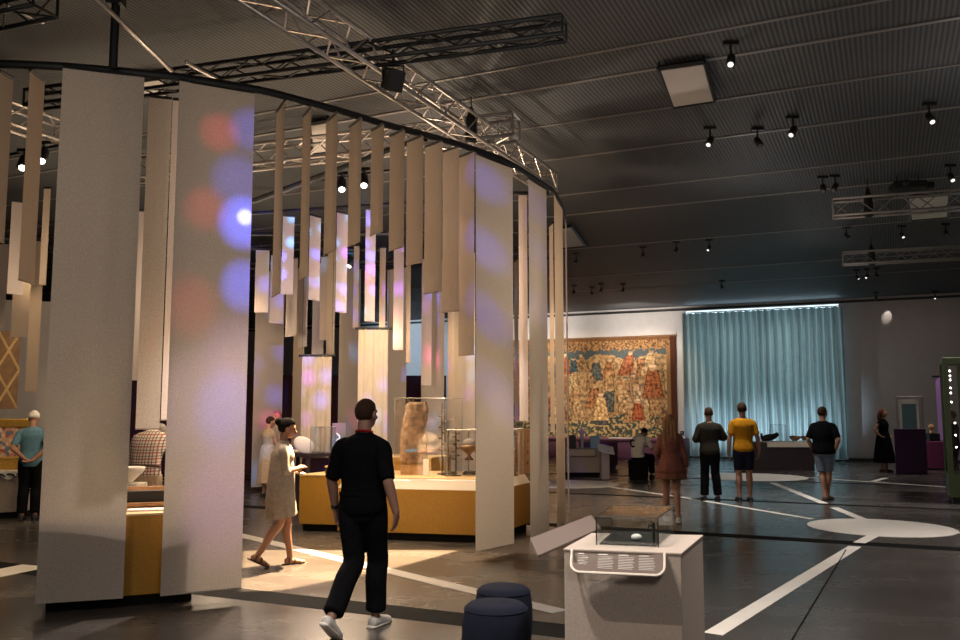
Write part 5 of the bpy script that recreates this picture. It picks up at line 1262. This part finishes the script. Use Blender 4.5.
# backlight low on the wide banners
spot((-2.3, 9.7, 3.6), (-2.45, 7.9, .4), 420, (1, .84, .76), 60, .9, .1); spot((-.5, 11.1, 3.4), (.2, 10.3, .7), 150, (1, .84, .74), 36, .9, .1); spot((.1, 12.6, 3.4), (.8, 11.4, .8), 120, (1, .84, .74), 36, .9, .1)
# framing spots: beams cut straight by shutters (pool = floor corners in photo pixels)
def framed(loc, pool, e, col):
    P = [Z(x, y) for x, y in pool]; c = sum(P, Vector()) / len(P); loc = Vector(loc)
    rad = max((p - loc).angle(c - loc) for p in P); o = spot(loc, c, e, (1, 1, 1), math.degrees(rad) * 2 + 4, 0, .02)
    inv = o.rotation_euler.to_matrix().transposed(); D = [(inv @ (p - loc)).normalized() for p in P]; dc = sum(D, Vector()).normalized()
    l = o.data; l.use_nodes = True; nt = l.node_tree; N = nt.nodes; L = nt.links; tc = N.new('ShaderNodeTexCoord'); prev = None
    for a, b in zip(D, D[1:] + D[:1]):
        n = a.cross(b).normalized(); n = n if n.dot(dc) > 0 else -n
        d = N.new('ShaderNodeVectorMath'); d.operation = 'DOT_PRODUCT'; d.inputs[1].default_value = n; L.new(tc.outputs['Normal'], d.inputs[0])
        m = N.new('ShaderNodeMapRange'); m.inputs['From Min'].default_value = -.004; m.inputs['From Max'].default_value = .006; L.new(d.outputs['Value'], m.inputs['Value'])
        if prev is None: prev = m.outputs[0]
        else:
            k = N.new('ShaderNodeMath'); k.operation = 'MULTIPLY'; L.new(prev, k.inputs[0]); L.new(m.outputs[0], k.inputs[1]); prev = k.outputs[0]
    N['Emission'].inputs['Color'].default_value = (*col, 1); L.new(prev, N['Emission'].inputs['Strength'])
    return o
framed((-1.3, 11.0, 4.6), [(240, 592), (318, 589), (395, 568), (486, 550), (440, 550), (338, 547), (243, 551)], 9000, (1, .70, .40))
# added uplight in place of table-top bounce, throwing truss shadows on the ceiling
spot((-.6, 12.0, 1.6), (.8, 10.0, 5.5), 160, SOFT, 60, .7, .04)
# tapestry and white wall
for c, e in ((WL(530, 395), 370), (WL(590, 395), 370), (WL(650, 395), 370)):
    f = c - WN * 4.5; spot((f.x, f.y, 5.1), c, e, (1, .80, .58), 62, .6, .06)
for c, e in ((WL(545, 322), 260), (WL(640, 322), 260)):
    f = c - WN * 3; spot((f.x, f.y, 4.2), c, e, (1, .9, .8), 80, .8, .1)
# curtain wash, cool
for px in (712, 766, 820):
    c = WL(px, 430); f = c - WN * 2.0 - WD * 2.2; spot((f.x, f.y, 5.1), (c.x, c.y, 3.2), 40, (.84, 1, .95), 60, .9, .06)
    g_ = WL({712: 728, 766: 766, 820: 790}[px], 430) - WN * 2.4; spot((g_.x, g_.y, .14), (c.x, c.y, 1.3), 230, (.56, .80, 1), 54, 1, .06)  # second spot: added floor uplight, unseen, brightens the curtain foot
# back wall behind the circle, cool
c = WL(410, 360); f = c - WN * 5; spot((f.x, f.y, 5.0), c, 500, (.62, .82, 1), 70, .8, .1)
# general dim room light from ceiling lamps
for (x, y) in ((2.5, 6), (6.5, 10), (4.5, 16), (9.5, 16), (8.5, 22), (12, 24), (-1, 4)):
    spot((x, y, 5.2), (x, y + .3, 0), 500 if y < 20 else 200, (1, .91, .84), 80, .9, .15)
for (x, y) in ((1.5, 6.5), (5.5, 9), (4.5, 14), (9, 13), (7.5, 19), (12, 19), (-3, 4.0)): point((x, y, 4.3), 8 if y < 17 else 4, (1, .93, .89), .3)  # added unseen points near the trusses, brighten the ceiling
# right part of the back wall, dim
for px in (870, 940):
    c = WL(px, 380); f = c - WN * 5; spot((f.x, f.y, 5.1), c, 14, (1, .9, .84), 70, .8, .1)
point((1.2, 1.0, 3.2), 66, (1, .9, .82), .5)  # added unseen fill by the camera, lifts the shaded fronts
# lamps lighting the front faces of the banners and the pedestal
spot((-4.0, .5, 5.2), (-2.6, 7.7, 2.0), 140, (1, .86, .74), 60, .9, .1)
spot((1.5, 2.0, 5.2), (0, 10, 2.4), 170, (1, .84, .72), 55, .9, .1)
spot((-2.0, 3.7, 5.2), (.75, 5.1, .6), 300, (1, .84, .70), 34, .6, .03)
# light patch on the right wall, pedestals
c = WL(887, 313); f = c - WN * .38 + WD * .12; spot((f.x, f.y, 5.25), (c.x, c.y, c.z - .1), 9, (1, .88, .75), 32, .7, .02)
spot((11.6, 22.5, 5.2), (11.8, 24.2, 1.4), 50, SOFT, 30, .7)
spot((13.0, 24.5, 5.2), (13.6, 26.3, 2.0), 120, (.95, .6, 1), 30, .7)
# coloured projector beams on the banners
BLUE = (.08, .12, 1); RED = (1, .06, .10); VIO = (.55, .2, 1)
def dot(px, py, A, Bp, e, col, deg, src=(-.6, 4.6, 5.0), blend=1.0):
    A = Vector((*A, 0)); d = Vector((Bp[0] - A.x, Bp[1] - A.y, 0)); n = Vector((-d.y, d.x, 0)); r = ray(px, py); t = A.dot(n) / r.dot(n)
    spot(src, (r.x * t, r.y * t, EYE + r.z * t), e, col, deg, blend, .01)
b2a, b2b = wide[1][0], wide[1][1]; r1a, r1b = wide[2][0], wide[2][1]; r3a, r3b = wide[3][0], wide[3][1]
for px, py, e, col, dg in ((220, 132, 130, RED, 7), (206, 208, 120, RED, 7), (193, 305, 120, RED, 8), (245, 217, 2200, (.35, .4, 1), 2.6), (244, 222, 1200, BLUE, 8), (244, 285, 800, BLUE, 7), (238, 180, 220, BLUE, 9), (226, 408, 420, BLUE, 8), (222, 500, 260, VIO, 9), (252, 130, 220, BLUE, 8), (205, 400, 90, VIO, 12), (235, 350, 120, VIO, 9)):
    dot(px, py, b2a, b2b, e, col, dg)
for px, py, e in ((486, 182, 750), (485, 248, 900), (487, 315, 750), (497, 392, 520)): dot(px, py, r1a, r1b, e, BLUE, 6)
for px, py, e in ((536, 206, 750), (539, 254, 750), (542, 312, 650)): dot(px, py, r3a, r3b, e, BLUE, 4.5)
# projector with a patterned gobo inside the circle, throwing coloured dots on the inner strips
def gobo(loc, tgt, e, deg, seed):
    o = spot(loc, tgt, e, (1, 1, 1), deg, .3, .01); l = o.data; l.use_nodes = True; nt = l.node_tree; N = nt.nodes; L = nt.links
    em = N['Emission']; tc = N.new('ShaderNodeTexCoord'); vo = N.new('ShaderNodeTexVoronoi'); vo.inputs['Scale'].default_value = 15
    mp = N.new('ShaderNodeMapping'); mp.inputs['Location'].default_value = (seed, seed * .7, seed * .3); L.new(tc.outputs['Normal'], mp.inputs[0]); L.new(mp.outputs[0], vo.inputs['Vector'])
    r = N.new('ShaderNodeValToRGB'); r.color_ramp.elements[0].position = .05; r.color_ramp.elements[0].color = (1, 1, 1, 1); r.color_ramp.elements[1].position = .5; r.color_ramp.elements[1].color = (.045, .045, .045, 1)
    L.new(vo.outputs['Distance'], r.inputs[0])
    s = N.new('ShaderNodeSeparateColor'); L.new(vo.outputs['Color'], s.inputs[0]); c = N.new('ShaderNodeValToRGB'); c.color_ramp.interpolation = 'CONSTANT'; L.new(s.outputs[0], c.inputs[0])
    for i, (p, k) in enumerate(((0, (.08, .12, 1)), (.45, (.35, .08, 1)), (.62, (.1, .4, 1)), (.86, (1, .08, .45)), (.94, (.2, .3, 1)))):
        el = c.color_ramp.elements[0] if i == 0 else c.color_ramp.elements.new(p); el.position = p; el.color = (*k, 1)
    mx = N.new('ShaderNodeMix'); mx.data_type = 'RGBA'; mx.blend_type = 'MULTIPLY'; mx.inputs['Factor'].default_value = 1; L.new(r.outputs[0], mx.inputs['A']); L.new(c.outputs[0], mx.inputs['B'])
    L.new(mx.outputs['Result'], em.inputs['Color'])
gobo((-2.3, 9.6, 4.3), (-2.4, 14.5, 3.3), 1900, 55, 2.0)

sc = bpy.context.scene
sc.view_settings.view_transform = 'Standard'; sc.view_settings.look = 'None'; sc.view_settings.gamma = 1; sc.view_settings.use_curve_mapping = False
sc.view_settings.exposure = 1.0
